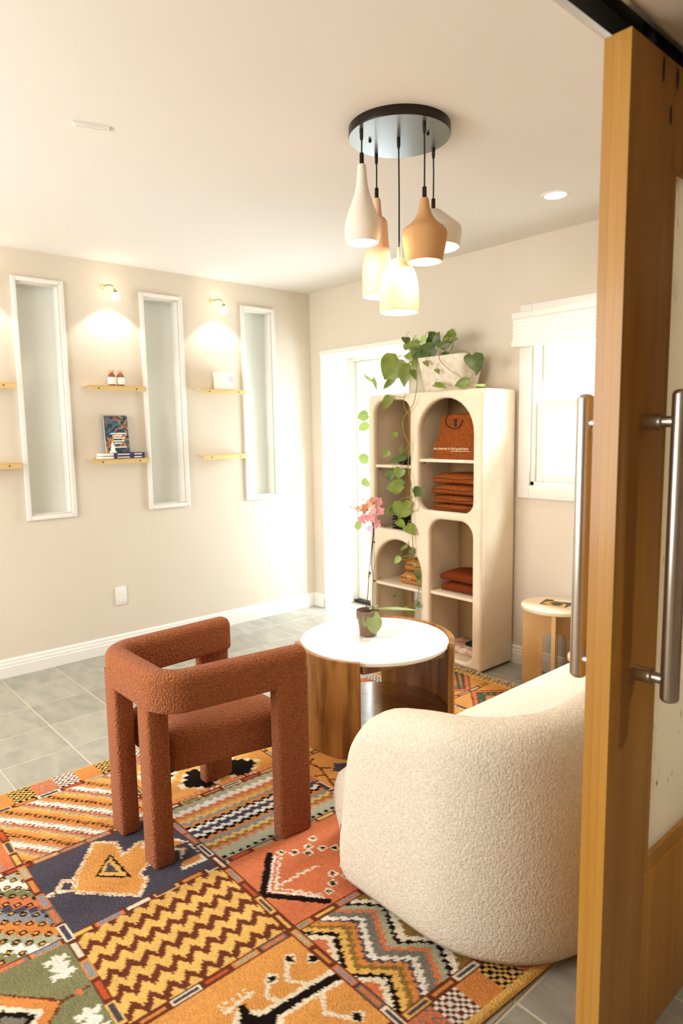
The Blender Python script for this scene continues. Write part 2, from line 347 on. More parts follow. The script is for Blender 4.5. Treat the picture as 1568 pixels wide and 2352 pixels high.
# sash window
wn = MB(); cw = 0.075
for q in ((WX0-cw, WZa-cw, WX0, WZb+cw), (WX1, WZa-cw, WX1+cw, WZb+cw), (WX0, WZb, WX1, WZb+cw), (WX0, WZa-cw, WX1, WZa)): wn.rbox(q[0], -0.02, q[1], q[2], 0.0, q[3], 0.004, 2)
for q in ((WX0, WZa, WX0+0.02, WZb), (WX1-0.02, WZa, WX1, WZb), (WX0, WZb-0.02, WX1, WZb), (WX0, WZa, WX1, WZa+0.02)): wn.box(q[0], 0.0, q[1], q[2], 0.155, q[3])
win4 = struct(wn.build('window_4', 'white'), 'white double-hung sash window with raised pleated shade')
mz = 1.535
def sash(nm, z0, z1, ya, yb, s):
    m = MB()
    for q in ((WX0+0.02, z0, WX0+0.02+s, z1), (WX1-0.02-s, z0, WX1-0.02, z1), (WX0+0.02+s, z1-s, WX1-0.02-s, z1), (WX0+0.02+s, z0, WX1-0.02-s, z0+s)): m.rbox(q[0], ya, q[1], q[2], yb, q[3], 0.004, 2)
    so = m.build(nm, 'white', win4); MB().box(WX0+0.02+s, (ya+yb)/2-0.002, z0+s, WX1-0.02-s, (ya+yb)/2+0.002, z1-s).build('pane', 'glass', so)
sash('lower_sash', WZa+0.02, mz+0.02, 0.02, 0.055, 0.045); sash('upper_sash', mz-0.015, WZb-0.02, 0.07, 0.105, 0.045)
MB().rbox(2.25, 0.0, mz+0.02, 2.30, 0.03, mz+0.035, 0.004).build('sash_lock', 'white', win4)
# pleated shade
sh = thing('window_shade', 'white pleated cellular shade raised at the top of the sash window', 'window shade', (2.27, -0.03, 1.855))
MB().rbox(1.885, -0.075, 2.005, 2.65, -0.021, 2.04, 0.006).build('headrail', 'white', sh)
pl = MB(); P = []
for k in range(13):
    z = 1.885+k*0.010; P.append((-0.062 if k % 2 else -0.070, z))
ring = P+[(-0.03 if k % 2 else -0.024, 1.885+k*0.010) for k in reversed(range(13))]
pl.loft([[(x, y, z) for y, z in ring] for x in (1.89, 2.645)]); pl.build('pleats', 'fabric_shade', sh, smooth=None)
MB().rbox(1.885, -0.076, 1.852, 2.65, -0.020, 1.885, 0.006).build('bottom_rail', 'white', sh)
# baseboards with a stepped profile
def base_prof(): return [(0, 0), (0.016, 0), (0.016, 0.062), (0.013, 0.066), (0.013, 0.080), (0.009, 0.086), (0.009, 0.098), (0.005, 0.106), (0, 0.108)]
bl = MB(); bl.loft([[(p, y, z) for p, z in base_prof()] for y in (-5.0, 0.0)]); struct(bl.build('baseboard_left', 'white', smooth=None), 'white stepped baseboard')
bb = MB(); bb.loft([[(x, -p, z) for p, z in base_prof()] for x in (0.0, DX0)]); bb.loft([[(x, -p, z) for p, z in base_prof()] for x in (DX1+0.002, XD-0.02)])
bb.loft([[(DX0+0.012+p, y, z) for p, z in base_prof()] for y in (-0.014, 0.298)]); struct(bb.build('baseboard_back', 'white', smooth=None), 'white stepped baseboard')

# ------------------------------------------------------------------ sliding door on a ceiling track
DI, DO, DY = 3.504, 3.554, -2.165; DT = 2.077; DE = -0.95
tr = MB(); tr.box(DI-0.004, -5.0, 2.135, DO+0.010, 0.0, 2.2)
trk = struct(tr.build('trim_2', 'black'), 'recessed black sliding door track in the header')
MB().box(DI-0.012, -5.0, 2.094, DI-0.002, 0.0, 2.15).build('track_lip', 'track', trk)
MB().box(DO+0.004, -5.0, 2.096, DO+0.012, 0.0, 2.15).build('track_lip', 'track', trk)
MB().rbox(DI+0.012, -2.05, DT-0.002, DO-0.012, -1.93, 2.14, 0.003, 1).build('hanger', 'black', trk)
d2 = thing('door_2', 'honey-coloured wooden sliding door with a pale leaf-flecked panel', 'door', ((DI+DO)/2, DY, 0.01)); d2['kind'] = 'structure'; del d2['category']
py0, pz0, pz1 = DY+0.208, 0.46, 1.89
st = MB().rbox(DI, DY, 0.012, DO, DY+0.185, DT, 0.0025, 2); st.build('stile', 'doorwood', d2)
# lipping strips on the door's edge
for k, (a, b) in enumerate(((0.0, 0.017), (0.017, 0.033), (0.033, 0.05))):
    MB().box(DI+a+0.0001, DY-0.0012, 0.012, DI+b-0.0001, DY+0.002, DT-0.001).build('edge_strip', 'dooredge', d2)
MB().rbox(DI, DY+0.185, pz1, DO, DE, DT, 0.0025, 2).build('top_rail', 'doorwood', d2)
MB().rbox(DI, DY+0.185, 0.012, DO, DE, pz0-0.035, 0.0025, 2).build('bottom_rail', 'doorwood', d2)
bd = MB(); bd.box(DI+0.004, DY+0.185, pz0-0.035, DO-0.004, DY+0.208, pz1); bd.box(DI+0.004, DY+0.208, pz0-0.035, DO-0.004, DE, pz0); bd.build('panel_bead', 'doorwood', d2)
MB().rbox(DI, DE-0.18, pz0, DO, DE, pz1, 0.0025, 2).build('stile', 'doorwood', d2)
MB().box(DI+0.018, py0, pz0, DO-0.014, DE-0.18, pz1).build('resin_panel', 'resin', d2)
for (px, py, rx, rz) in ((1524, 158, 0.006, 0.024), (1540, 265, 0.006, 0.018), (1556, 182, 0.007, 0.02)):
    p = at_x(px, py, DO); m = MB(); m.lathe([(0.0001, 0.0008), (0.6, 0.0007), (1.0, 0.0)], (0, 0, 0), 16)
    m.v = [(DO+z+0.0003, p.y+x*rx, p.z+y*rz) for x, y, z in m.v]; m.build('wood_knot', 'knot', d2)
for side, X, sg in (('far', DI, -1), ('near', DO, 1)):
    hx = X+sg*0.070; hy = DY+0.098; z0, z1 = (0.868, 1.468)
    hr = 0.0175; n = 8
    prof = [(0.0005, z0)]+[(hr*math.sin(a), z0+hr*0.6*(1-math.cos(a))) for a in [math.pi/2*k/5 for k in range(1, 6)]]+[(hr*math.cos(a), z1-hr*0.6*(1-math.sin(a))) for a in [math.pi/2*k/5 for k in range(0, 5)]]+[(0.0005, z1)]
    h = MB().lathe(prof, (hx, hy, 0), 28, True, True).build('bar_handle', 'steel', d2)
    for z in (0.912, 1.408):
        m = MB(); m.tube([(X, hy, z), (X+sg*0.034, hy, z)], 0.0155, 20); m.tube([(X+sg*0.032, hy, z), (X+sg*0.036, hy, z)], 0.0165, 20); m.tube([(X+sg*0.034, hy, z), (hx, hy, z)], 0.0105, 16)
        m.build('standoff', 'steel', h)

# ------------------------------------------------------------------ patchwork rug: every knot coloured by its place in the weave
RW, RV0, RV1 = 1.868, -3.35, -0.36
def rug_x(u, v): return 1.475+0.035*(v+0.35)+u
PAL = {k: np.array(srgb(c)) for k, c in dict(orange='#D28848', tan='#D99A52', yellow='#E2B564', cream='#E8DCC0', brown='#6B3826', navy='#4C4852', blue='#868F94', coral='#D07850', green='#7E7E58', black='#1B1310', olive='#8C6F35', white='#E9E2D2', red='#BF5732', sage='#A9A88C', forest='#46634C', grey='#7A7568').items()}
def paint_rug(n_u, n_v):
    u1 = np.linspace(0, RW, n_u); v1 = np.linspace(RV0, RV1, n_v)
    U, V = np.meshgrid(u1, v1, indexing='ij'); c = np.zeros((n_u, n_v, 3)); c[:] = PAL['orange']
    rng = np.random.RandomState(3)
    jit = lambda a: rng.uniform(-a, a, U.shape)
    Uj = U+jit(0.0028); Vj = V+jit(0.0028)
    def fill(mask, k): c[mask] = PAL[k]
    def tri(x): return np.abs((x % 1.0)-0.5)*2            # triangle wave 0..1
    cols = [0.13, 0.535, 0.952, 1.342, 1.745]; rows = [-3.30, -2.811, -2.330, -1.772, -1.25, -0.78, -0.40]
    def cell(i, j): return (U >= cols[i]) & (U < cols[i+1]) & (V >= rows[j]) & (V < rows[j+1])
    def poly(mask, pts):                                   # even-odd fill
        ins = np.zeros(U.shape, bool); n = len(pts)
        for a in range(n):
            (xa, ya), (xb, yb) = pts[a], pts[(a+1) % n]
            if ya == yb: continue
            cond = ((ya > Vj) != (yb > Vj)); xi = xa+(Vj-ya)*(xb-xa)/(yb-ya); ins ^= cond & (Uj < xi)
        return ins & mask
    def line(mask, pts, wd):
        out = np.zeros(U.shape, bool)
        for (xa, ya), (xb, yb) in zip(pts[:-1], pts[1:]):
            dx, dy = xb-xa, yb-ya; L2 = dx*dx+dy*dy; t = np.clip(((Uj-xa)*dx+(Vj-ya)*dy)/L2, 0, 1)
            out |= (Uj-xa-t*dx)**2+(Vj-ya-t*dy)**2 < wd*wd
        return out & mask
    stripes = lambda w, seq: np.array([s for s in seq])
    # --- generic filler for the panels hidden by furniture
    gen = [('tan', 'brown'), ('coral', 'navy'), ('olive', 'cream'), ('green', 'orange'), ('yellow', 'red')]
    for i in range(4):
        for j in range(6):
            m = cell(i, j); a, b = gen[(i*2+j*3) % 5]; fill(m, a)
            uc, vc = (cols[i]+cols[i+1])/2, (rows[j]+rows[j+1])/2; d = np.abs(Uj-uc)+np.abs(Vj-vc)*0.8
            fill(m & (d < 0.13), b); fill(m & (d < 0.10), 'yellow'); fill(m & (d < 0.06), 'forest'); fill(m & (np.abs(d-0.19) < 0.008), 'cream')
    # --- (0,1) diagonal dashed stripes
    m = cell(0, 1); wv = ((Vj-0.74*Uj+2.867+0.006*np.sign(tri(U/0.016)-0.5)) % 0.152)/0.152
    seq = [(0.00, 'orange'), (0.09, 'tan'), (0.22, 'yellow'), (0.32, 'blue'), (0.37, 'coral'), (0.47, 'brown'), (0.52, 'white'), (0.70, 'sage'), (0.76, 'orange'), (0.93, 'black'), (1.01, None)]
    for (a, k), (b, _) in zip(seq[:-1], seq[1:]): fill(m & (wv >= a) & (wv < b), k)
    # --- (1,1) navy with the orange arrow
    m = cell(1, 1); fill(m, 'navy'); 
    ar = [(0.559,-2.584),(0.713,-2.706),(0.774,-2.725),(0.921,-2.591),(0.860,-2.537),(0.827,-2.549),(0.797,-2.503),(0.83,-2.46),(0.80,-2.43),(0.74,-2.46),(0.72,-2.42),(0.66,-2.47),(0.68,-2.51),(0.691,-2.539),(0.606,-2.527)]
    fill(poly(m, ar), 'tan'); fill(line(m, ar+[ar[0]], 0.0062), 'cream'); fill(line(m, ar+[ar[0]], 0.0018), 'orange'); 
    sq = [(0.690,-2.735),(0.722,-2.705),(0.760,-2.730),(0.735,-2.765),(0.690,-2.735)]; fill(line(m, sq, 0.007), 'cream'); fill(line(m, sq, 0.002), 'orange'); fill(((Uj-0.737)**2+(Vj+2.785)**2 < 0.012**2) & m, 'cream'); fill(((Uj-0.737)**2+(Vj+2.785)**2 < 0.005**2) & m, 'coral')
    t3 = [(0.668,-2.572),(0.742,-2.648),(0.818,-2.572)]; fill(poly(m, t3), 'yellow'); fill(line(m, t3+[t3[0]], 0.004), 'black'); fill(poly(m, [(0.70,-2.590),(0.738,-2.622),(0.772,-2.590)]), 'navy')
    fill(poly(m, [(0.70,-2.48),(0.80,-2.39),(0.90,-2.44),(0.905,-2.35),(0.77,-2.345),(0.64,-2.42)]), 'cream'); fill(poly(m, [(0.71,-2.47),(0.80,-2.375),(0.885,-2.43),(0.888,-2.358),(0.77,-2.355),(0.66,-2.42)]), 'orange'); fill(poly(m, [(0.76,-2.42),(0.80,-2.365),(0.862,-2.43),(0.858,-2.352),(0.77,-2.352)]), 'navy')
    # --- (2,1) brown and yellow zigzags
    m = cell(2, 1); ph = (V/0.050) % 1.0; saw = np.where(ph < 0.62, ph/0.62, (1-ph)/0.38); saw = np.round(saw*5)/5; wv = (Uj+0.034*saw)/0.0685; fill(m, 'yellow'); fill(m & ((wv % 1.0) < 0.43), 'brown')
    # --- (3,1) orange with the black lizard motif
    m = cell(3, 1); fill(m, 'tan')
    for L in ([(1.427,-2.414),(1.473,-2.447),(1.524,-2.410),(1.523,-2.348)], [(1.434,-2.477),(1.484,-2.516),(1.530,-2.489)], [(1.565,-2.411),(1.612,-2.440),(1.660,-2.410)], [(1.453,-2.615),(1.446,-2.533)]): fill(line(m, L, 0.006), 'cream')
    for k in range(5): fill(line(m, [(1.452-0.0016*k,-2.615+0.018*k),(1.425,-2.615+0.018*k)], 0.003), 'cream')
    fill(line(m, [(1.547,-2.335),(1.53,-2.56)], 0.024), 'cream'); fill((np.abs(Uj-1.545)+np.abs(Vj+2.59) < 0.085) & m, 'cream')
    fill(line(m, [(1.547,-2.345),(1.53,-2.56)], 0.012), 'black'); fill((np.abs(Uj-1.545)+np.abs(Vj+2.59) < 0.060) & m, 'black'); fill(line(m, [(1.469,-2.577),(1.53,-2.59)], 0.011), 'black')
    for (a, b) in ((1.420,-2.399), (1.444,-2.473), (1.671,-2.392), (1.46,-2.352)): fill((np.abs(Uj-a)+np.abs(Vj-b) < 0.022) & m, 'cream'); fill((np.abs(Uj-a)+np.abs(Vj-b) < 0.014) & m, 'black')
    # --- (0,2) stepped dark diamonds beneath the chair
    m = cell(0, 2); fill(m, 'tan'); Us = np.round(Uj/0.016)*0.016; Vs = np.round(Vj/0.024)*0.024
    for (a, b) in ((0.42,-2.10), (0.43,-1.94), (0.25,-2.02), (0.25,-2.2), (0.25,-1.86)):
        d = np.abs(Us-a)/0.10+np.abs(Vs-b)/0.085; fill(m & (d < 1.3), 'yellow'); fill(m & (d < 1.12), 'white'); fill(m & (d < 1.0), 'black')
    fill(m & (U > 0.495) & (((Vj*40) % 1) < 0.5), 'coral')
    # --- (1,2) long stripes
    m = cell(1, 2); us = Uj+0.005*np.sign(np.sin(V*2*np.pi/0.034))
    seq = [(0.535, 'olive'), (0.555, 'sage'), (0.585, 'white'), (0.612, 'coral'), (0.632, 'tan'), (0.650, 'yellow'), (0.668, 'blue'), (0.682, 'orange'), (0.700, 'black'), (0.714, 'white'), (0.730, 'navy'), (0.755, 'white'), (0.774, 'black'), (0.790, 'orange'), (0.808, 'blue'), (0.828, 'yellow'), (0.845, 'olive'), (0.860, 'coral'), (0.875, 'sage'), (0.96, None)]
    for (a, k), (b, _) in zip(seq[:-1], seq[1:]): fill(m & (us >= a) & (us < b), k)
    fill(m & (np.abs(Uj-0.927) < 0.007) & (((V/0.030) % 1) < 0.45), 'black')
    # --- (2,2) coral with the outlined diamond
    m = cell(2, 2); fill(m, 'coral')
    fill(line(m, [(1.012,-2.185),(1.164,-2.312),(1.312,-2.182)], 0.0115), 'black'); fill(line(m, [(1.030,-2.178),(1.162,-2.288),(1.290,-2.180)], 0.004), 'white')
    zz = [(1.04+0.124*k/10, -2.17-0.10*k/10+(0.012 if k % 2 else 0)) for k in range(11)]+[(1.164+0.12*k/10, -2.27+0.09*k/10+(0.012 if k % 2 else 0)) for k in range(1, 11)]; fill(line(m, zz, 0.003), 'white')
    fill(line(m, [(1.160+0.006*(-1)**k, -2.27+0.014*k) for k in range(13)], 0.004), 'cream')
    for (a, b) in ((1.033,-2.025),(1.060,-2.064),(1.088,-2.085),(1.095,-2.035),(1.055,-2.118),(1.027,-2.149),(1.123,-2.003),(1.223,-2.092),(1.257,-2.121),(1.279,-2.153),(1.216,-2.038),(1.260,-2.067),(1.15,-1.97),(1.18,-2.0)):
        q = np.maximum(np.abs(Uj-a), np.abs(Vj-b)); fill(m & (q < 0.0135), 'cream'); fill(m & (q < 0.0075), 'black'); fill(m & (q < 0.003), 'olive')
    # --- (3,2) nested multicolour chevrons
    m = cell(3, 2); zzv = -2.316+0.0785*(1-np.abs((((Uj-1.358)/0.2) % 1.0)-0.36)/np.where(((Uj-1.358)/0.2) % 1.0 < 0.36, 0.36, 0.64)); wv = Vj-zzv+0.003*np.sign(np.sin(U*2*np.pi/0.020))
    seq = [(-0.2, 'sage'), (-0.075, 'coral'), (-0.045, 'cream'), (-0.022, 'black'), (-0.004, 'yellow'), (0.018, 'olive'), (0.036, 'orange'), (0.056, 'navy'), (0.068, 'white'), (0.088, 'grey'), (0.118, 'coral'), (0.136, 'sage'), (0.160, 'black'), (0.175, 'cream'), (0.2, 'olive'), (0.24, 'red'), (0.28, 'navy'), (0.31, 'yellow'), (0.36, 'brown'), (0.7, None)]
    for (a, k), (b, _) in zip(seq[:-1], seq[1:]): fill(m & (wv >= a) & (wv < b), k)
    # --- (0,0) coral with ragged blue
    m = cell(0, 0); fill(m, 'coral'); fill(m & (Vj < -2.85-0.05*tri(U/0.09)), 'blue'); fill(m & (Vj < -2.93-0.05*tri(U/0.09)), 'tan')
    # --- (1,0) multicolour checker with ringed dots
    m = cell(1, 0); ci = np.floor(U/0.026).astype(int); cj = np.floor(V/0.026).astype(int); kk = (ci-cj) % 14
    for a, k in enumerate(['blue', 'blue', 'orange', 'orange', 'orange', 'sage', 'sage', 'white', 'white', 'green', 'green', 'coral', 'coral', 'navy']): fill(m & (kk == a), k)
    du = (U/0.026) % 1-0.5; dv = (V/0.026) % 1-0.5; dd = np.sqrt(du**2+dv**2); od = ((ci+cj) % 2 == 0); fill(m & od & (dd < 0.42), 'black'); fill(m & od & (dd < 0.2), 'tan')
    # --- (2,0) green with white stars and an orange diamond
    m = cell(2, 0); fill(m, 'green')
    for (a, b) in ((1.040,-2.866), (1.265,-2.862)):
        x = Uj-a; y = Vj-b; star = (np.abs(x) < 0.010) & (np.abs(y) < 0.024) | (np.abs(y) < 0.008) & (np.abs(x) < 0.050) | (np.abs(np.abs(x)-0.030) < 0.010) & (np.abs(y) < 0.030) | (np.abs(x)+np.abs(y) < 0.026); fill(m & star, 'white')
    d = np.abs(Uj-1.155)+np.abs(Vj+3.02)*1.05; fill(m & (d < 0.135), 'brown'); fill(m & (d < 0.125), 'orange'); fill(m & (d < 0.085), 'cream'); fill(m & (d < 0.065), 'black'); fill(m & (d < 0.045), 'grey')
    fill(line(m, [(1.155,-2.89),(1.155,-2.83)], 0.004), 'brown'); fill(((Uj-1.155)**2+(Vj+2.855)**2 < 0.011**2) & m, 'coral')
    # --- (1,3) tan with brown twigs, then the green diamond panels at the far end
    m = cell(1, 3); fill(m, 'tan')
    for L in ([(0.55,-1.70),(0.66,-1.69),(0.80,-1.74)], [(0.60,-1.70),(0.63,-1.74)], [(0.60,-1.70),(0.58,-1.66)], [(0.66,-1.69),(0.70,-1.65)], [(0.72,-1.71),(0.70,-1.75)], [(0.76,-1.72),(0.80,-1.69)], [(0.80,-1.74),(0.84,-1.75)]): fill(line(m, L, 0.005), 'brown')
    fill((np.abs(Uj-0.72)+np.abs(Vj+1.62) < 0.05) & m, 'navy')
    for j in (4, 5):
        for i in (0, 1, 2, 3):
            m = cell(i, j); fill(m, 'tan'); uc = (cols[i]+cols[i+1])/2; vc = (rows[j]+rows[j+1])/2+(0.02 if j == 5 else 0); d = np.abs(Uj-uc)/0.2+np.abs(Vj-vc)/0.22
            for a, k in ((1.05, 'brown'), (1.0, 'coral'), (0.86, 'brown'), (0.82, 'forest'), (0.55, 'orange'), (0.36, 'olive'), (0.22, 'forest'), (0.1, 'cream')): fill(m & (d < a), k)
            fill(m & (np.abs(d-0.70) < 0.05) & (((U+V)/0.05 % 1) < 0.4), 'coral')
    # --- ladder borders
    pal = ['navy', 'cream', 'blue', 'red', 'navy', 'yellow', 'sage', 'orange', 'blue', 'coral']; out = ['cream', 'brown', 'orange', 'brown', 'yellow', 'brown', 'orange', 'brown', 'coral', 'grey']
    for q, vr in enumerate(rows[1:-1]):
        m = (np.abs(V-vr) < 0.0135) & (U > 0.11) & (U < 1.77); s = np.floor((U+0.07*q)/0.088).astype(int); t = ((U+0.07*q)/0.088) % 1; fill(m, 'brown')
        for k in range(10):
            mk = m & (s % 10 == k) & (np.abs(V-vr) < 0.0105) & (t > 0.04) & (t < 0.96); fill(mk, out[k]); fill(mk & (np.abs(V-vr) < 0.006) & (t > 0.12) & (t < 0.88), pal[k])
    for q, ur in enumerate(cols):
        m = (np.abs(U-ur) < 0.0135) & (V > -3.3) & (V < -0.41); s = np.floor((V+0.05*q)/0.088).astype(int)+q*3; t = ((V+0.05*q)/0.088) % 1
        for vr in rows[1:-1]: m &= np.abs(V-vr) > 0.0135
        fill(m, 'brown')
        for k in range(10):
            kk = (k*3) % 10; mk = m & (s % 10 == k) & (np.abs(U-ur) < 0.0105) & (t > 0.04) & (t < 0.96); fill(mk, out[kk]); fill(mk & (np.abs(U-ur) < 0.006) & (t > 0.12) & (t < 0.88), pal[kk])
    # --- outer bands of small checks, yellow selvedge
    for lo, hi, s0 in ((0.012, 0.116, 0.0), (1.759, 1.846, 0.03)):
        m = (U > lo) & (U < hi); sec = np.floor((V+s0)/0.085).astype(int) % 4; chk = (np.floor(U/0.0115).astype(int)+np.floor(V/0.0115).astype(int)) % 2 == 0
        fill(m, 'tan'); fill(m & (sec == 0), 'yellow'); fill(m & (sec == 0) & chk, 'black'); fill(m & (sec == 1), 'coral'); fill(m & (sec == 1) & chk & (rng.rand(*U.shape) < 0.5), 'grey'); fill(m & (sec == 2), 'white'); fill(m & (sec == 2) & chk, 'brown'); fill(m & (sec == 3), 'orange')
    fill(U > 1.846, 'yellow'); fill(U < 0.010, 'yellow')
    m = V > -0.405; fill(m, 'yellow'); fill(m & (((U/0.03) % 1) < 0.4) & (np.abs(V+0.385) < 0.009), 'brown')
    c *= (1+rng.normal(0, 0.07, U.shape))[..., None]
    # abrash: slow drift of the dye along the weft
    c *= (1+0.06*np.sin(U*37+1.3*np.sin(V*5)))[..., None]
    return U, V, np.clip(c*np.array([0.95, 0.94, 0.95]), 0, 1)
NU, NV = 376, 600
U, V, RC = paint_rug(NU, NV)
rz = 0.011+0.0016*np.random.rand(NU, NV)+0.0012*np.sin(U*9)*np.sin(V*7)
edge = np.minimum.reduce([U, RW-U, V-RV0, RV1-V]); rz -= 0.008*np.exp(-edge/0.005)
X = 1.475+0.035*(V+0.35)+U+0.004*np.sin(V*6)
vs = np.stack([X, V+0.003*np.sin(U*8), rz], -1).reshape(-1, 3)
idx = np.arange(NU*NV).reshape(NU, NV)
fs = np.stack([idx[:-1, :-1], idx[1:, :-1], idx[1:, 1:], idx[:-1, 1:]], -1).reshape(-1, 4)
rm = bpy.data.meshes.new('rug'); rm.vertices.add(len(vs)); rm.vertices.foreach_set('co', vs.astype(np.float32).ravel())
rm.loops.add(len(fs)*4); rm.loops.foreach_set('vertex_index', fs.astype(np.int32).ravel()); rm.polygons.add(len(fs)); rm.polygons.foreach_set('loop_start', np.arange(0, len(fs)*4, 4, dtype=np.int32))
rm.update(calc_edges=True); rm.validate()
ca = rm.color_attributes.new('weave', 'FLOAT_COLOR', 'POINT'); ca.data.foreach_set('color', np.concatenate([RC.reshape(-1, 3), np.ones((NU*NV, 1))], 1).astype(np.float32).ravel())
mr = mat('wool_pile', '#C08040', 0.95, spec=0.05, bump=(210, 0.8, 0.006)); nt = mr.node_tree
an = nt.nodes.new('ShaderNodeVertexColor'); an.layer_name = 'weave'; nt.links.new(an.outputs[0], nt.nodes['Principled BSDF'].inputs['Base Color'])
rm.materials.append(mr); rm.polygons.foreach_set('use_smooth', [True]*len(rm.polygons))
rug = bpy.data.objects.new('rug', rm); COL.objects.link(rug); tag(rug, 'large patchwork wool rug in orange, navy, coral and green panels', 'rug')
fr = MB(); rr = random.Random(5)
for k in range(94):
    x = 1.478+0.01+k*0.0198; y = RV1+0.002
    if 2.29 < x < 2.41 or 2.44 < x < 2.78: continue
    for q in range(3):
        a = rr.uniform(-0.9, 0.9); ln = rr.uniform(0.03, 0.055)
        fr.tube(bez([(x, y-0.006, 0.010), (x+a*ln*0.4, y+ln*0.5, 0.011+rr.uniform(0, 0.006)), (x+a*ln, y+ln, 0.004)], 4), 0.0022, 4)
tag(fr.build('fringe', mat('fringe_wool', '#D8C098', 0.95), rug), kind='stuff')
BASE = 0.0142      # furniture on the rug stands in the pile

# ------------------------------------------------------------------ rust armchair
ac = thing('armchair', 'rust boucle armchair with a wraparound arm rail and four block legs', 'armchair', (2.10, -2.25, BASE))
def corner_path(P, r, n=9):
    P = [Vector((*p, 0)) for p in P]; out = [P[0]]
    for a, b, c in zip(P[:-2], P[1:-1], P[2:]):
        d1 = (a-b).normalized(); d2 = (c-b).normalized(); ang = d1.angle(d2); t = r/math.tan(ang/2)
        s, e = b+d1*t, b+d2*t; ctr = b+(d1+d2).normalized()*(r/math.sin(ang/2)); v0 = s-ctr; v1 = e-ctr; tot = v0.angle(v1)
        for k in range(n+1):
            q = k/n; out.append(ctr+(v0*math.sin((1-q)*tot)+v1*math.sin(q*tot))/math.sin(tot))
    out.append(P[-1]); return out
def resample(P, n):
    L = [0]
    for a, b in zip(P[:-1], P[1:]): L.append(L[-1]+(b-a).length)
    out = []
    for k in range(n):
        s = L[-1]*k/(n-1); i = max(j for j in range(len(L)) if L[j] <= s+1e-9); i = min(i, len(P)-2)
        t = (s-L[i])/max(L[i+1]-L[i], 1e-9); out.append(P[i].lerp(P[i+1], t))
    return out
hw = 0.041
outer = [(2.400, -2.000), (2.338, -2.508), (1.848, -2.508), (1.826, -2.000)]
inner_path = [(2.400-hw, -2.000), (2.338-hw, -2.508+hw), (1.848+hw, -2.508+hw), (1.826+hw, -2.000)]
cp = resample(corner_path(inner_path, 0.085), 90)
def rr_section(w, z0, z1, rt, rb, n=5):
    o = []
    for cx, cz, r, a0 in ((w-rt, z1-rt, rt, 0), (-w+rt, z1-rt, rt, 90), (-w+rb, z0+rb, rb, 180), (w-rb, z0+rb, rb, 270)):
        for k in range(n+1): a = math.radians(a0+90*k/n); o.append((cx+r*math.cos(a), cz+r*math.sin(a)))
    return o
rings = []
sec = rr_section(hw, 0.545, 0.672, 0.034, 0.012)
ins = rr_section(hw-0.02, 0.565, 0.652, 0.015, 0.006)
for i, p in enumerate(cp):
    t = (cp[min(i+1, len(cp)-1)]-cp[max(i-1, 0)]).normalized(); nrm = Vector((t.y, -t.x, 0))
    rings.append([tuple(p+nrm*a+Vector((0, 0, z))) for a, z in sec])
def end_rings(p, t, nrm):
    res = []
    for k in range(1, 5):
        q = k/4*math.pi/2; s = math.sin(q)*0.022; sh = (1-math.cos(q))
        res.append([tuple(p+t*s+nrm*(a*(1-sh)+a2*sh)+Vector((0, 0, z*(1-sh)+z2*sh))) for (a, z), (a2, z2) in zip(sec, ins)])
    return res
t0 = (cp[0]-cp[1]).normalized(); n0 = Vector((-t0.y, t0.x, 0)); t1 = (cp[-1]-cp[-2]).normalized(); n1 = Vector((t1.y, -t1.x, 0))
rings = list(reversed(end_rings(cp[0], t0, n0)))+rings+end_rings(cp[-1], t1, n1)
MB().loft(rings).build('arm_rail', 'boucle_rust', ac, smooth=60)
def quad_leg(P, z0, z1, r=0.010):        # block leg on a four-cornered footprint
    P = [Vector((*p, 0)) for p in P]; c = sum(P, Vector())/4; ring = []
    for i in range(4):
        a, b, d = P[i-1], P[i], P[(i+1) % 4]; d1 = (a-b).normalized(); d2 = (d-b).normalized()
        for q in (0, 0.5, 1): 
            e1 = b+d1*r*(1-q); e2 = b+d2*r*q; ring.append(e1+e2-b if q != 0.5 else b+(d1+d2)*r*0.30)
    rs = []
    for z, s in ((z0, 0.94), (z0+0.006, 1.0), (z1, 1.0)): rs.append([tuple(c+(p-c)*s+Vector((0, 0, z))) for p in ring])
    return MB().loft(rs)
ZL = BASE
quad_leg([(2.338, -2.108), (2.388, -2.108), (2.399, -1.982), (2.338, -1.982)], ZL, 0.60).build('leg', 'boucle_rust', ac, smooth=50)
quad_leg([(1.832, -2.108), (1.885, -2.108), (1.885, -1.982), (1.828, -1.982)], ZL, 0.60).build('leg', 'boucle_rust', ac, smooth=50)
quad_leg([(2.164, -2.502), (2.246, -2.502), (2.252, -2.432), (2.170, -2.432)], ZL, 0.60).build('leg', 'boucle_rust', ac, smooth=50)
quad_leg([(1.910, -2.502), (1.998, -2.502), (2.000, -2.436), (1.912, -2.436)], ZL, 0.60).build('leg', 'boucle_rust', ac, smooth=50)
# seat: plump pad on a trapezoid
def pad(P, z0, z1, r, crown, name, parent, m, n=22):
    P = [Vector((*p, 0)) for p in P]; path = resample(corner_path([((P[0]+P[1])/2)[:2]]+[p[:2] for p in P[1:]]+[P[0][:2]]+[((P[0]+P[1])/2)[:2]], r, 8)[:-1]+[(P[0]+P[1])/2], 73)[:-1]
    c = sum(path, Vector())/len(path); rs = []
    for s, z in ((0.90, z0), (0.965, z0+0.002), (0.99, z0+0.012), (1, z0+0.03), (1.0, z1-0.022), (0.992, z1-0.010), (0.97, z1-0.002), (0.93, z1+crown*0.25), (0.8, z1+crown*0.6), (0.6, z1+crown*0.85), (0.35, z1+crown*0.97), (0.1, z1+crown)):
        rs.append([tuple(c+(p-c)*s+Vector((0, 0, z))) for p in path])
    return MB().loft(rs).build(name, m, parent, smooth=70)
pad([(1.900, -2.425), (2.222, -2.425), (2.318, -1.985), (1.892, -1.985)], 0.302, 0.425, 0.035, 0.028, 'seat', ac, 'boucle_rust')

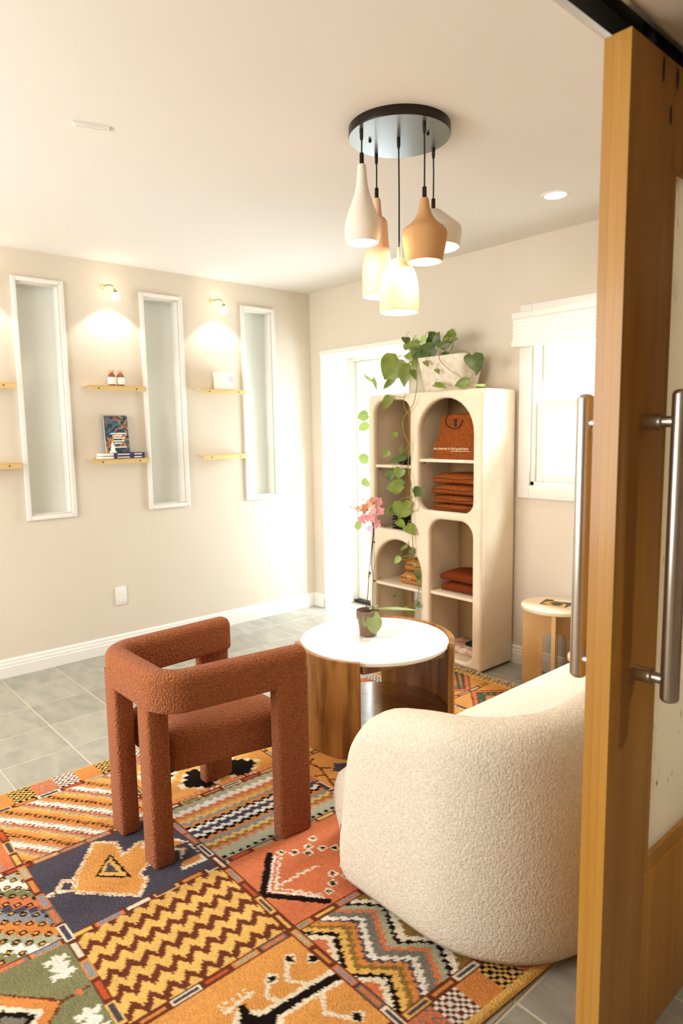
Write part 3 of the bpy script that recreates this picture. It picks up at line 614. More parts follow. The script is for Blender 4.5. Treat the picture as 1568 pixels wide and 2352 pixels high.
# ------------------------------------------------------------------ cream sofa
sf = thing('sofa', 'cream boucle curved sofa with a low rounded wraparound back, at the sliding door', 'sofa', (2.95, -1.4, BASE))
FARY = -0.55
cen = [(2.640, -2.000), (3.250, -2.000), (3.250, FARY)]
P = resample(corner_path(cen, 0.24, 14), 120)
rs = []; tot = sum((b-a).length for a, b in zip(P[:-1], P[1:])); acc = 0
for i, p in enumerate(P):
    if i: acc += (p-P[i-1]).length
    d = acc; d2 = tot-acc                       # distance from the arm front and from the far end
    h = float(np.interp(d, [0, 0.02, 0.05, 0.09, 0.14, 0.20, 0.29, 0.40, 0.60], [0.18, 0.39, 0.480, 0.533, 0.566, 0.586, 0.607, 0.626, 0.645]))
    q = min(1, d2/0.12); h = 0.34+(h-0.34)*(1-(1-q)**2.2)**(1/2.2) if q < 1 else h
    w = 0.085*(1-(1-min(1, (min(d, d2)+0.012)/0.09))**2)**0.5
    w = max(w, 0.02)
    t = (P[min(i+1, len(P)-1)]-P[max(i-1, 0)]).normalized(); nrm = Vector((t.y, -t.x, 0)); ring = []
    zb = 0.028+0.045*max(0, 1-d/0.07)**1.5
    prof = [(-0.86, zb), (-0.97, zb+0.03), (-1.0, zb+0.12)]
    M_ = 14
    for k in range(M_+1):
        a = math.pi*(1-k/M_); ring_r = min(0.11, (h-zb)*0.45); prof.append((math.copysign(abs(math.cos(a))**0.8, math.cos(a)), h-ring_r+ring_r*math.sin(a)**0.85))
    prof += [(1.05, zb+(h-zb)*0.55), (1.12, zb+(h-zb)*0.35), (1.16, zb+0.12), (1.15, zb+0.06), (1.10, zb+0.02), (0.98, zb)]
    lean = 0.020
    for a, z in prof:
        off = a*w; sgn = (z-zb)/max(h-zb, 0.01)
        ring.append(tuple(p+nrm*(off+0.012-lean*sgn*1.2)+Vector((0, 0, z))))
    rs.append(ring)
MB().loft(rs).build('backrest', 'boucle_cream', sf, smooth=75)
# seat: one long pillowy block, its front rolling over into the top
sp = [(2.535, 0.035), (2.498, 0.055), (2.478, 0.10), (2.472, 0.15), (2.478, 0.20), (2.500, 0.25), (2.545, 0.29), (2.59, 0.322), (2.640, 0.346), (2.70, 0.362), (2.78, 0.370), (2.95, 0.373), (3.15, 0.373), (3.15, 0.035)]
rs = []
for k in range(41):
    y = -1.985+(FARY-0.0+1.985)*k/40; e = min(k, 40-k)/2; q = min(1, e); s_ = (1-(1-q)**2.2)**(1/2.2) if q < 1 else 1
    s_ = 0.90+0.10*s_
    rs.append([(3.15-(3.15-x)*s_, y, 0.035+(z-0.035)*s_) for x, z in sp])
MB().loft(rs).build('seat', 'boucle_cream', sf, smooth=75)
for (x, y) in ((2.62, -1.85), (3.14, -1.85), (2.62, -0.78), (3.14, -0.78)):
    MB().lathe([(0.028, 0), (0.032, 0.032)], (x, y, BASE), 16, True, True).build('foot', 'black', sf)

# ------------------------------------------------------------------ coffee table
CT = Vector((1.952, -1.235, BASE)); tb = thing('coffee_table', 'round coffee table with white marble top and curved brown wood sides', 'coffee table', CT)
R0, R1, TH = 0.347, 0.372, 0.438
def arc_panel(a0, a1, ra, rb, z0, z1, n=28):
    rs = []
    for k in range(n+1):
        a = math.radians(a0+(a1-a0)*k/n); c, s = math.cos(a), math.sin(a)
        rs.append([(CT.x+ra*c, CT.y+ra*s, z0), (CT.x+rb*c, CT.y+rb*s, z0), (CT.x+rb*c, CT.y+rb*s, z1-0.003), (CT.x+(rb-0.003)*c, CT.y+(rb-0.003)*s, z1), (CT.x+(ra+0.002)*c, CT.y+(ra+0.002)*s, z1), (CT.x+ra*c, CT.y+ra*s, z1-0.003)])
    return MB().loft(rs)
arc_panel(-124, -54, R0+0.001, R1, BASE, TH+0.003).build('side_panel', 'walnut', tb)
arc_panel(28, 130, R0+0.001, R1, BASE, TH+0.005).build('side_panel', 'walnut', tb)
MB().lathe([(0.001, TH-0.022), (R0-0.006, TH-0.022), (R0-0.001, TH-0.017), (R0-0.001, TH-0.006), (R0-0.007, TH), (0.001, TH)], (CT.x, CT.y, 0), 96).build('tabletop', 'marble', tb)
MB().lathe([(0.001, 0.065), (R0-0.004, 0.065), (R0-0.004, 0.09), (0.001, 0.09)], (CT.x, CT.y, 0), 72).build('lower_shelf', 'walnut_gloss', tb)
for ang in (-11, 169):
    a0, a1 = (math.radians(-54), math.radians(28)) if ang == -11 else (math.radians(130), math.radians(236))
    p = Vector((CT.x+(R0-0.02)*math.cos(a0), CT.y+(R0-0.02)*math.sin(a0), TH-0.043)); q = Vector((CT.x+(R0-0.02)*math.cos(a1), CT.y+(R0-0.02)*math.sin(a1), TH-0.043))
    d = (q-p).normalized(); nn = Vector((-d.y, d.x, 0))*0.012
    MB().loft([[tuple(x+nn+Vector((0, 0, 0.020))), tuple(x-nn+Vector((0, 0, 0.020))), tuple(x-nn-Vector((0, 0, 0.016))), tuple(x+nn-Vector((0, 0, 0.016)))] for x in (p, q)]).build('cross_rail', 'walnut', tb)

# ------------------------------------------------------------------ orchid on the coffee table
OP = Vector((1.906, -1.230, TH+0.0005)); orc = thing('orchid', 'small potted orchid with coral and pink blooms on the marble table', 'potted plant', OP)
def at_obj(px, py, P0=OP): d = ray(px, py); return CAM + d*((P0-CAM).dot(FW)/d.dot(FW))
def oz(a, b, dd=0.0): return at_obj(780+a/6.19, 1120+b/6.19)+FW*dd
pot = MB().lathe([(0.001, 0.0), (0.038, 0.0), (0.041, 0.004), (0.050, 0.082), (0.054, 0.083), (0.0565, 0.122), (0.054, 0.122), (0.050, 0.100), (0.001, 0.100)], OP, 40).build('pot', 'pot_amber', orc)
MB().lathe([(0.001, 0.104), (0.050, 0.104)], OP, 24).build('soil', 'soil', orc)
def leaf_mesh(base, tip, wid, nrm, droop=0.0, fold=0.12, n=10, shape='heart'):
    base, tip, nrm = Vector(base), Vector(tip), Vector(nrm); ax = tip-base; Lg = ax.length; ax.normalize(); side = ax.cross(nrm).normalized(); nn = side.cross(ax).normalized()
    V = []; F = []
    for k in range(n+1):
        t = k/n
        if shape == 'heart': w = (math.sin(math.pi*min(1, t*1.0+0.16)**0.8)**0.8 if t < 1 else 0) if t > 0 else 0.35; w = max(w, 0.0)
        else: w = math.sin(math.pi*(0.06+0.94*t))**0.7 if t < 1 else 0
        w *= wid/2; c = base+ax*(Lg*t)+nn*(-droop*Lg*t*t+0.04*Lg*math.sin(t*3))
        back = -ax*(0.10*Lg*(1-t)**3) if shape == 'heart' else Vector()
        for s in (-1, -0.5, 0, 0.5, 1): V.append(c+side*(s*w)+nn*(abs(s)*w*fold*2)+back*abs(s))
    for k in range(n):
        for s in range(4): a = k*5+s; F.append((a, a+1, a+6, a+5))
    return MB().add(V, F)
tocam = -FW
leaf_mesh(oz(475, 1735, -0.058), oz(483, 2050, -0.066), 0.074, tocam, 0.10, 0.10, shape='oval').build('leaf', 'orchid_leaf', orc)
leaf_mesh(oz(375, 1765, -0.058), oz(350, 1950, -0.062), 0.040, tocam, 0.1, 0.1, shape='oval').build('leaf', 'orchid_leaf', orc)
leaf_mesh(oz(480, 1725, 0.0), oz(1105, 1815, 0.02), 0.026, Vector((0.1, -0.3, 1)), -0.10, 0.2, shape='oval').build('leaf', 'orchid_leaf', orc)
leaf_mesh(oz(430, 1740, 0.02), oz(560, 1690, 0.07), 0.03, Vector((0, 0, 1)), 0.1, 0.1, shape='oval').build('leaf', 'orchid_leaf', orc)
s1 = bez([oz(378, 1760), oz(380, 1650), oz(400, 1500), oz(412, 1280), oz(430, 1080), oz(462, 780), oz(474, 620), oz(462, 420), oz(470, 180)], 40)
s2 = bez([oz(470, 1740), oz(470, 1500), oz(475, 1260), oz(455, 1100), oz(470, 800), oz(485, 600), oz(465, 480)], 30)
MB().tube(s1, 0.0021, 7).build('stem', 'stem', orc); MB().tube(s2, 0.0018, 7).build('stem', 'stem', orc)
MB().tube([oz(490, 1735), oz(490, 1000), oz(490, 530)], 0.0011, 6).build('stake', 'stem', orc)
for (a, b) in ((485, 775), (425, 1215), (490, 1325), (388, 1612)):
    p = oz(a, b); MB().rbox(p.x-0.006, p.y-0.004, p.z-0.004, p.x+0.006, p.y+0.004, p.z+0.004, 0.002, 2).build('clip', 'clip', orc)
leaf_mesh(oz(430, 1190, 0.0), oz(350, 1310, 0.01), 0.03, tocam, 0.1, 0.05, shape='oval').build('price_tag', 'paper', orc)
rf = random.Random(11)
FL = [(350, 300, 'petal_orange', 24), (420, 235, 'petal_orange', 22), (270, 300, 'petal_orange', 16), (455, 170, 'petal_orange', 14), (545, 200, 'petal_pink', 22), (560, 330, 'petal_pink', 24), (480, 330, 'petal_pink', 17), (430, 420, 'petal_pink', 24), (325, 450, 'petal_pink', 23), (525, 510, 'petal_pink', 22), (425, 575, 'petal_lilac', 18)]
for (a, b, m, sz) in FL:
    c = oz(a, b, rf.uniform(-0.02, 0.02)); fl = None; sm = sz*0.00118; a0 = rf.uniform(0, 6.28); face = (tocam+RT*rf.uniform(-0.8, 0.8)+UP*rf.uniform(-0.6, 0.3)).normalized()
    ex = face.cross(Vector((0, 0, 1))).normalized(); ey = ex.cross(face)
    fl = MB().lathe([(0.0005, -0.003), (0.003, -0.001), (0.003, 0.002), (0.0005, 0.004)], c, 8).build('flower', m, orc)
    for k in range(5):
        an = a0+k*2*math.pi/5; dr = ex*math.cos(an)+ey*math.sin(an)
        leaf_mesh(c, c+dr*sm+face*0.004, sm*(0.85 if k % 2 else 0.62), face, 0.12, 0.08, n=6, shape='oval').build('petal', m, fl)
    MB().tube([c, c-face*0.012, oz(470, min(b+40, 560))], 0.0009, 5).build('flower_stalk', 'stem', fl)
for (a, b) in ((200, 285), (160, 280), (335, 170), (440, 160), (590, 200)):
    c = oz(a, b); MB().lathe([(0.0004, -0.006), (0.0035, -0.001), (0.003, 0.003), (0.0004, 0.007)], c, 8).build('bud', 'petal_orange', orc)
MB().tube(bez([oz(470, 230), oz(330, 250), oz(210, 290), oz(140, 280)], 10), 0.0012, 5).build('flower_spike', 'petal_orange', orc)

# ------------------------------------------------------------------ arched display cabinet
CX0, CX1, CY0, CY1, CZ0, CZ1 = 0.988, 1.888, -0.338, -0.020, 0.014, 1.622
cb = thing('display_cabinet', 'cream display cabinet with arched and rounded open niches against the back wall', 'cabinet', ((CX0+CX1)/2, CY1, 0))
NI = [(1.036, 0.775, 1.352, 1.586, 0.085, 0.06), (1.414, 0.922, 1.826, 1.580, 0.2055, 0.07), (1.034, 0.055, 1.440, 0.712, 0.2025, 0.06), (1.502, 0.050, 1.826, 0.874, 0.09, 0.06)]
pt = 0.05
fp = plate_with_holes(rrect(CX0, CZ0, CX1, CZ1, 0.035, 0.012), [list(reversed(rrect(*n))) for n in NI], pt, 0.016, 'front')
fp.v = [(x, y+CY0+pt/2, z) for x, y, z in fp.v]; fp.build('front_frame', 'plaster', cb, smooth=40)
bo = MB(); yb = CY0+pt-0.003; th = 0.030
bo.rbox(CX0, yb-0.02, CZ0, CX0+th, CY1, CZ1, 0.012, 3); bo.rbox(CX1-th, yb-0.02, CZ0, CX1, CY1, CZ1, 0.012, 3); bo.rbox(CX0+0.004, yb-0.02, CZ1-0.028, CX1-0.004, CY1, CZ1, 0.012, 3); bo.box(CX0+0.01, yb, CZ0, CX1-0.01, CY1, 0.05)
bo.build('body', 'plaster', cb)
dv = MB(); dv.box(1.368, yb, 0.76, 1.400, CY1, CZ1-0.02); dv.box(1.455, yb, 0.04, 1.487, CY1, 0.90); dv.box(CX0+0.02, yb, 0.735, 1.46, CY1, 0.765); dv.box(1.39, yb, 0.888, CX1-0.02, CY1, 0.912)
dv.build('divider', 'plaster', cb)
bk = MB(); bk.box(CX0+0.02, CY1-0.012, 0.77, 1.37, CY1-0.004, CZ1-0.02); bk.box(1.40, CY1-0.012, 0.91, CX1-0.03, CY1-0.004, CZ1-0.02); bk.box(CX0+0.02, CY1-0.012, 0.05, 1.085, CY1-0.004, 0.74); bk.box(1.18, CY1-0.012, 0.05, 1.455, CY1-0.004, 0.74); bk.box(1.485, CY1-0.012, 0.05, CX1-0.03, CY1-0.004, 0.89)
bk.build('back_panel', 'board', cb)
for (a, b, z) in ((CX0+th, 1.368, 1.182), (1.400, CX1-th, 1.226), (CX0+th, 1.455, 0.416), (1.487, CX1-th, 0.428)):
    s_ = MB().rbox(a, CY0+0.022, z-0.018, b, CY1-0.013, z, 0.003, 2).build('shelf', 'plaster', cb)
    for xx in (a+0.004, b-0.012): MB().rbox(xx, CY0+0.07, z-0.028, xx+0.008, CY0+0.082, z-0.0185, 0.002, 1).build('shelf_pin', 'black', s_)

# folded clothes
def folded(name, label, x0, x1, y0, y1, z0, z1, m, group=None, seed=0, cuff=True):
    rg = random.Random(seed); t = thing(name, label, 'folded clothes', ((x0+x1)/2, (y0+y1)/2, z0), group)
    N = 15; prof = []; hz = z1-z0
    # a soft folded bundle: rounded front fold, slightly sagging top
    V = []; nx = 15; ny = 9
    rings = []
    for i in range(nx+1):
        s = i/nx; x = x0+(x1-x0)*s; e = 1-abs(2*s-1)**6*0.25; ring = []
        top = hz*(0.94+0.06*math.sin(s*3.1+rg.random()*0.3))*e
        for k in range(16):
            a = 2*math.pi*k/16; cy = math.copysign(abs(math.cos(a))**0.45, math.cos(a)); cz = math.copysign(abs(math.sin(a))**0.7, math.sin(a))
            ring.append((x+0.004*rg.uniform(-1, 1)*(1-abs(2*s-1)), (y0+y1)/2+cy*(y1-y0)/2*(0.94+0.06*e)+0.002*rg.uniform(-1, 1), z0+top/2+cz*top/2 if cz < 0 else z0+top/2+cz*top/2*(1+0.05*rg.uniform(-1, 1))))
        rings.append(ring)
    o = MB().loft(rings).build('bundle', m, t, smooth=70)
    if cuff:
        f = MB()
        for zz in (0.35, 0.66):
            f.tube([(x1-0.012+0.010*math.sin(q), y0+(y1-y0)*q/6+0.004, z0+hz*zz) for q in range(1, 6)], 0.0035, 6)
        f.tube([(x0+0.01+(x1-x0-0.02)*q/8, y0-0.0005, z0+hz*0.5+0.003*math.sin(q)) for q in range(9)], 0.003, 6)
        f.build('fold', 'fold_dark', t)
    return t
yf = CY0+0.065
# standing sweatshirt
sw = thing('folded_sweatshirt', 'rust sweatshirt propped upright with a printed line, in the top arched niche', 'sweatshirt', (1.66, yf+0.05, 1.227))
o_ = [(1.475, 1.228), (1.812, 1.228), (1.822, 1.30), (1.825, 1.42), (1.80, 1.475), (1.74, 1.492), (1.68, 1.487), (1.62, 1.490), (1.56, 1.482), (1.525, 1.470), (1.512, 1.44), (1.506, 1.36), (1.478, 1.31)]
oo = [p for p in bez([(a, 0, b) for a, b in o_+[o_[0]]], 60)]
rs = []
for yy, sc in ((yf, 0.96), (yf+0.008, 0.99), (yf+0.02, 1.0), (yf+0.05, 1.0), (yf+0.062, 0.97)):
    rs.append([(1.66+(p.x-1.66)*sc, yy+(p.z-1.228)*0.10, 1.2285+max(0, p.z-1.228)*sc) for p in oo[:-1]])
MB().loft(rs).build('body', 'knit_rust', sw, smooth=60)
ysw = lambda z: yf+(z-1.228)*0.10-0.002
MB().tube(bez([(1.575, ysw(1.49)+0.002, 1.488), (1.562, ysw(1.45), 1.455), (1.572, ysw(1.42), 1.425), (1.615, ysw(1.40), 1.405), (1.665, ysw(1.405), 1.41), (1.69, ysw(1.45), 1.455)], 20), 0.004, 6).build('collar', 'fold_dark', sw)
MB().rbox(1.625, ysw(1.43)-0.002, 1.415, 1.645, ysw(1.43)+0.003, 1.458, 0.0015, 1).build('neck_tag', 'black', sw)
def text_mesh(txt, size, origin, xdir, zdir, m, parent, name, ext=0.0005):
    cu = bpy.data.curves.new(name, 'FONT'); cu.body = txt; cu.size = size; cu.extrude = ext; ob = bpy.data.objects.new(name, cu); COL.objects.link(ob)
    dg = bpy.context.evaluated_depsgraph_get(); me = bpy.data.meshes.new_from_object(ob.evaluated_get(dg)); b = MB(); nd = Vector(xdir).cross(Vector(zdir))
    b.add([tuple(Vector(origin)+Vector(xdir)*v.co.x+Vector(zdir)*v.co.y+nd*v.co.z) for v in me.vertices], [tuple(p.vertices) for p in me.polygons]); bpy.data.objects.remove(ob); bpy.data.meshes.remove(me)
    return b.build(name, m, parent, smooth=None)
zd = Vector((0, 0.10, 1)).normalized()
text_mesh('you deserve to feel good here', 0.0212, (1.484, ysw(1.282)-0.001, 1.281), (1, 0, 0), zd, 'print', sw, 'lettering')
MB().box(1.618, ysw(1.272)-0.003, 1.2715, 1.752, ysw(1.272), 1.2740).build('underline', 'print', sw)
# four rust sweaters
z = 0.9135
lab = ['rust sweater at the bottom of the stack of four', 'rust sweater second from the bottom of the stack of four', 'rust sweater second from the top of the stack of four', 'rust sweater on top of the stack of four']
for k, hh in enumerate((0.047, 0.052, 0.064, 0.066)):
    folded('folded_sweater', lab[k], 1.480+0.004*(k % 2), 1.812-0.012*(k == 3), yf-0.008, CY1-0.03, z, z+hh, 'knit_rust', 'rust sweaters stacked in the arched niche', k); z += hh+0.0005
z = 0.4285
for k, hh in enumerate((0.062, 0.066)):
    t = folded('folded_sweatshirt', ['wine-red folded sweatshirt, lower of the two under the printed one', 'wine-red folded sweatshirt with a pale printed line, upper of two'][k], 1.545-0.006*k, 1.822, yf, CY1-0.03, z, z+hh, 'knit_wine', 'wine-red sweatshirts in the lower niche', 10+k, False)
    if k == 1: text_mesh('you deserve to feel good here', 0.0165, (1.60, yf+0.006, z+hh*0.70), (1, 0, 0), (0, 0.75, 0.66), 'print', t, 'lettering')
    z += hh+0.0005
z = 0.4165
for k, (hh, xo) in enumerate(((0.085, 0.0), (0.085, 0.035))):
    t = folded('folded_trousers', ['tan folded trousers, lower of the rolled pair', 'tan folded trousers, upper of the rolled pair'][k], 1.20+xo, 1.428, yf+0.012*k, CY1-0.06, z, z+hh, 'knit_tan', 'tan trousers in the lower arched niche', 20+k, True)
    m = MB(); m.tube([(1.285+xo+0.011*math.cos(a), yf+0.012*k-0.001, z+hh*0.60+0.011*math.sin(a)) for a in [2*math.pi*q/14 for q in range(15)]], 0.0022, 5); m.build('emblem', 'print', t)
    z += hh+0.0005
z = 0.7665
for k in range(8):
    folded('folded_shirt', 'black shirt number %s from the bottom of the black stack behind the vines' % ('one two three four five six seven eight'.split()[k]), 1.135+0.003*(k % 3), 1.350, yf-0.004*(k % 2), CY1-0.04, z, z+0.0195, 'knit_black', 'black shirts stacked in the rounded niche', 30+k, False); z += 0.0185
folded('folded_shirt', 'black folded shirt lying alone on the shelf behind the vines', 1.19, 1.352, yf, CY1-0.03, 1.1825, 1.235, 'knit_black', None, 50, False)
tx = thing('folded_blanket', 'patterned orange, black and cream blanket at the bottom of the corner niche', 'blanket', (1.7, -0.15, 0.05))
MB().rbox(1.53, yf+0.03, 0.0505, 1.832, CY1-0.03, 0.090, 0.014, 3).build('cloth', mat('blanket_cloth', '#E9DCC8', 0.9, noise=(9, '#B5501F', 4, 2.0)), tx)
MB().rbox(1.66, yf+0.09, 0.088, 1.828, CY1-0.05, 0.112, 0.008, 2).build('dark_fold', 'knit_black', tx)
# wire hanging inside the arched niche
wr = MB().tube(bez([(1.835, CY1-0.02, 1.56), (1.80, CY1-0.03, 1.53), (1.765, CY1-0.05, 1.49), (1.75, CY1-0.06, 1.44)], 10), 0.004, 6).build('drawstring', 'black'); tag(wr, 'dark cord hanging behind the propped sweatshirt', 'cord')
MB().lathe([(0.0045, -0.004), (0.006, 0.0), (0.0045, 0.006)], (1.75, CY1-0.06, 1.44), 10, True, True).build('cord_tip', 'black', wr)

# ------------------------------------------------------------------ pothos on the cabinet
PP = Vector((1.53, -0.17, CZ1)); po = thing('pothos_plant', 'trailing pothos in a white planter on the display cabinet, vines down its front', 'potted plant', PP)
def sqring(hx, hy, z, r=0.04, n=5): return [(PP.x+a, PP.y+b, PP.z+z) for a, b in rrect(-hx, -hy, hx, hy, r, r, n)]
MB().loft([sqring(0.138, 0.085, 0.0), sqring(0.142, 0.088, 0.006), sqring(0.176, 0.112, 0.185), sqring(0.180, 0.116, 0.205), sqring(0.170, 0.106, 0.205), sqring(0.165, 0.10, 0.17)]).build('planter', 'planter', po, smooth=50)
MB().loft([sqring(0.166, 0.102, 0.172), sqring(0.10, 0.06, 0.178)]).build('soil', 'soil', po)
def A(a, b, Y): return at_y(820+a/5.058, 740+b/5.058, Y)
def B(a, b, Y): return at_y(700+a/3.015, 740+b/3.015, Y)
def D(a, b, Y): return at_y(780+a/6.19, 1120+b/6.19, Y)
LV = []
def lf_(f, b0, t0, wpx, Y, m='leaf', sc=5.058, Yt=None):
    b, t = f(*b0, Y), f(*t0, Yt if Yt is not None else Y-0.02); d = (b-CAM).length; LV.append((b, t, 1.2*wpx/sc*d/FPX, m))
lf_(A, (480, 430), (285, 705), 270, -0.20, 'leaf', Yt=-0.24)
lf_(A, (900, 300), (590, 430), 150, -0.24, 'leaf_dark'); lf_(A, (560, 500), (540, 795), 130, -0.20, 'leaf'); lf_(A, (430, 640), (275, 805), 70, -0.18); lf_(A, (190, 660), (235, 815), 42, -0.16, 'leaf_pale'); lf_(A, (170, 690), (60, 595), 34, -0.16, 'leaf_pale')
lf_(A, (720, 250), (515, 300), 90, -0.22); lf_(A, (790, 170), (725, 260), 60, -0.20, 'leaf_pale'); lf_(A, (835, 260), (860, 100), 75, -0.20, 'leaf_dark'); lf_(A, (890, 200), (968, 98), 80, -0.22); lf_(A, (960, 200), (850, 260), 100, -0.24, 'leaf_dark'); lf_(A, (1035, 225), (1062, 78), 50, -0.20, 'leaf'); lf_(A, (1060, 150), (1140, 165), 40, -0.18, 'leaf_dark'); lf_(A, (1090, 215), (1182, 190), 85, -0.22, 'leaf')
lf_(A, (1070, 245), (890, 300), 70, -0.26, 'leaf_dark'); lf_(A, (1340, 380), (1392, 615), 185, -0.27, 'leaf_dark'); lf_(A, (1410, 440), (1378, 650), 80, -0.20, 'leaf_dark'); lf_(A, (790, 455), (830, 525), 60, -0.31, 'leaf'); lf_(A, (915, 548), (958, 612), 55, -0.31, 'leaf'); lf_(A, (900, 725), (1065, 770), 75, -0.33, 'leaf'); lf_(A, (1300, 690), (1100, 745), 105, -0.33, 'leaf'); lf_(A, (380, 860), (285, 1045), 95, -0.37, 'leaf'); lf_(A, (700, 430), (640, 560), 90, -0.22, 'leaf'); lf_(A, (640, 560), (690, 690), 70, -0.20, 'leaf'); lf_(A, (800, 330), (760, 440), 110, -0.25, 'leaf_dark'); lf_(A, (1480, 735), (1330, 732), 25, -0.30, 'leaf_pale')
for (b0, t0, w_) in (((436, 640), (348, 665), 62), ((436, 700), (358, 760), 55), ((440, 950), (352, 935), 62), ((440, 1100), (385, 1130), 60), ((390, 1400), (330, 1425), 50)): lf_(B, b0, t0, w_, -0.20, 'leaf_pale', 3.015, -0.20)
for (b0, t0, w_, m_) in (((575, 890), (538, 945), 48, 'leaf'), ((615, 770), (640, 800), 40, 'leaf'), ((660, 870), (680, 905), 40, 'leaf_dark'), ((700, 930), (560, 975), 40, 'leaf_dark'), ((590, 1035), (590, 1110), 60, 'leaf_dark'), ((660, 1010), (640, 1095), 70, 'leaf'), ((680, 1130), (538, 1150), 80, 'leaf'), ((640, 1150), (610, 1200), 60, 'leaf'), ((800, 1150), (755, 1220), 72, 'leaf_dark'), ((690, 1260), (640, 1370), 120, 'leaf'), ((600, 1275), (560, 1340), 40, 'leaf'), ((640, 1375), (705, 1432), 50, 'leaf'), ((705, 1410), (772, 1485), 70, 'leaf'), ((720, 1240), (700, 1310), 50, 'leaf'), ((610, 1280), (660, 1350), 70, 'leaf_dark')):
    lf_(B, b0, t0, w_, -0.365, m_, 3.015, -0.375)
for (b0, t0, w_, m_) in (((960, 820), (840, 905), 45, 'leaf'), ((1010, 880), (1065, 960), 90, 'leaf_dark'), ((850, 985), (770, 1095), 75, 'leaf_pale'), ((1090, 1180), (1150, 1330), 90, 'leaf_dark'), ((1120, 1290), (1135, 1400), 50, 'leaf'), ((780, 1560), (820, 1475), 60, 'leaf'), ((1100, 1640), (1160, 1720), 80, 'leaf_dark'), ((960, 1720), (910, 1690), 60, 'leaf'), ((1040, 1690), (1010, 1790), 60, 'leaf')):
    lf_(D, b0, t0, w_, -0.35, m_, 6.19, -0.355)
rx = random.Random(9)
for k in range(16):
    a, b = rx.uniform(560, 1120), rx.uniform(150, 420); an = rx.uniform(0, 6.28); ln = rx.uniform(80, 130); lf_(A, (a, b), (a+ln*math.cos(an), b+ln*math.sin(an)), rx.uniform(55, 95), rx.uniform(-0.26, -0.14), rx.choice(['leaf', 'leaf', 'leaf_dark', 'leaf_pale']))
rl = random.Random(4)
for (b, t, wd, m) in LV:
    nrm = (tocam+Vector((rl.uniform(-0.4, 0.4), 0, rl.uniform(-0.3, 0.3)))).normalized()
    lo = leaf_mesh(b, t, wd, nrm, 0.08, 0.09, 9, 'heart').build('leaf', m, po)
    q = b+Vector((0.01, 0.02, 0.035)); MB().tube(bez([b, b.lerp(q, 0.5)+Vector((0, 0, 0.006)), q], 4), 0.0016, 5).build('leaf_stalk', 'vine', lo)
def vine(pts, r=0.0028): MB().tube(bez(pts, 6*len(pts)), r, 6).build('vine', 'vine', po)
PT = Vector((PP.x-0.1, PP.y-0.06, PP.z+0.18))
vine([PT, A(700, 440, -0.24), A(690, 600, -0.30), A(695, 720, -0.36), A(660, 930, -0.372), A(600, 1020, -0.368), B(680, 680, -0.365), B(690, 780, -0.365), B(725, 860, -0.365), B(715, 1000, -0.365), B(740, 1150, -0.368), B(735, 1300, -0.368), B(745, 1480, -0.366), B(748, 1600, -0.366), D(1030, 900, -0.36), D(1010, 1000, -0.356)])
vine([PT, A(580, 420, -0.22), A(560, 800, -0.35), A(540, 870, -0.372), A(400, 860, -0.37)], 0.0022)
vine([A(545, 860, -0.372), A(545, 960, -0.37), A(575, 1060, -0.368), B(720, 640, -0.366), B(730, 900, -0.366)], 0.002)
vine([B(720, 860, -0.366), B(680, 900, -0.366), B(600, 965, -0.366)], 0.0022); vine([B(715, 1000, -0.366), B(640, 1030, -0.366), B(590, 1045, -0.366)], 0.002); vine([B(740, 1210, -0.368), B(680, 1220, -0.368), B(600, 1275, -0.368)], 0.0022); vine([B(735, 1150, -0.368), B(790, 1260, -0.368), B(770, 1310, -0.368), B(735, 1290, -0.368)], 0.0018)
vine([PT+Vector((0.1, 0, 0)), A(960, 340, -0.28), A(960, 440, -0.31), A(1080, 560, -0.31), A(1180, 620, -0.31), A(1290, 740, -0.34)], 0.0022); vine([A(1100, 350, -0.24), A(1230, 330, -0.24), A(1320, 370, -0.26)], 0.003); vine([A(1080, 350, -0.2), A(1110, 260, -0.2), A(1070, 160, -0.2)], 0.0025); vine([A(900, 350, -0.22), A(720, 430, -0.22), A(480, 520, -0.20), A(380, 600, -0.21)], 0.003)
vine([D(1030, 950, -0.352), D(880, 1000, -0.352), D(940, 1030, -0.352), D(1040, 970, -0.352)], 0.0018); vine([D(800, 1540, -0.352), D(830, 1700, -0.352), D(1000, 1740, -0.352), D(1100, 1600, -0.352), D(1120, 1400, -0.352), D(1060, 1180, -0.356), D(1040, 960, -0.358)], 0.0026); vine([D(640, 1740, -0.352), D(900, 1750, -0.352), D(1080, 1600, -0.352)], 0.0022)
for k in range(9): vine([D(940+k*22, 1690+8*(k % 3), -0.352), D(930+k*26, 1850, -0.352), D(925+k*28, 2050, -0.345)], 0.0018)

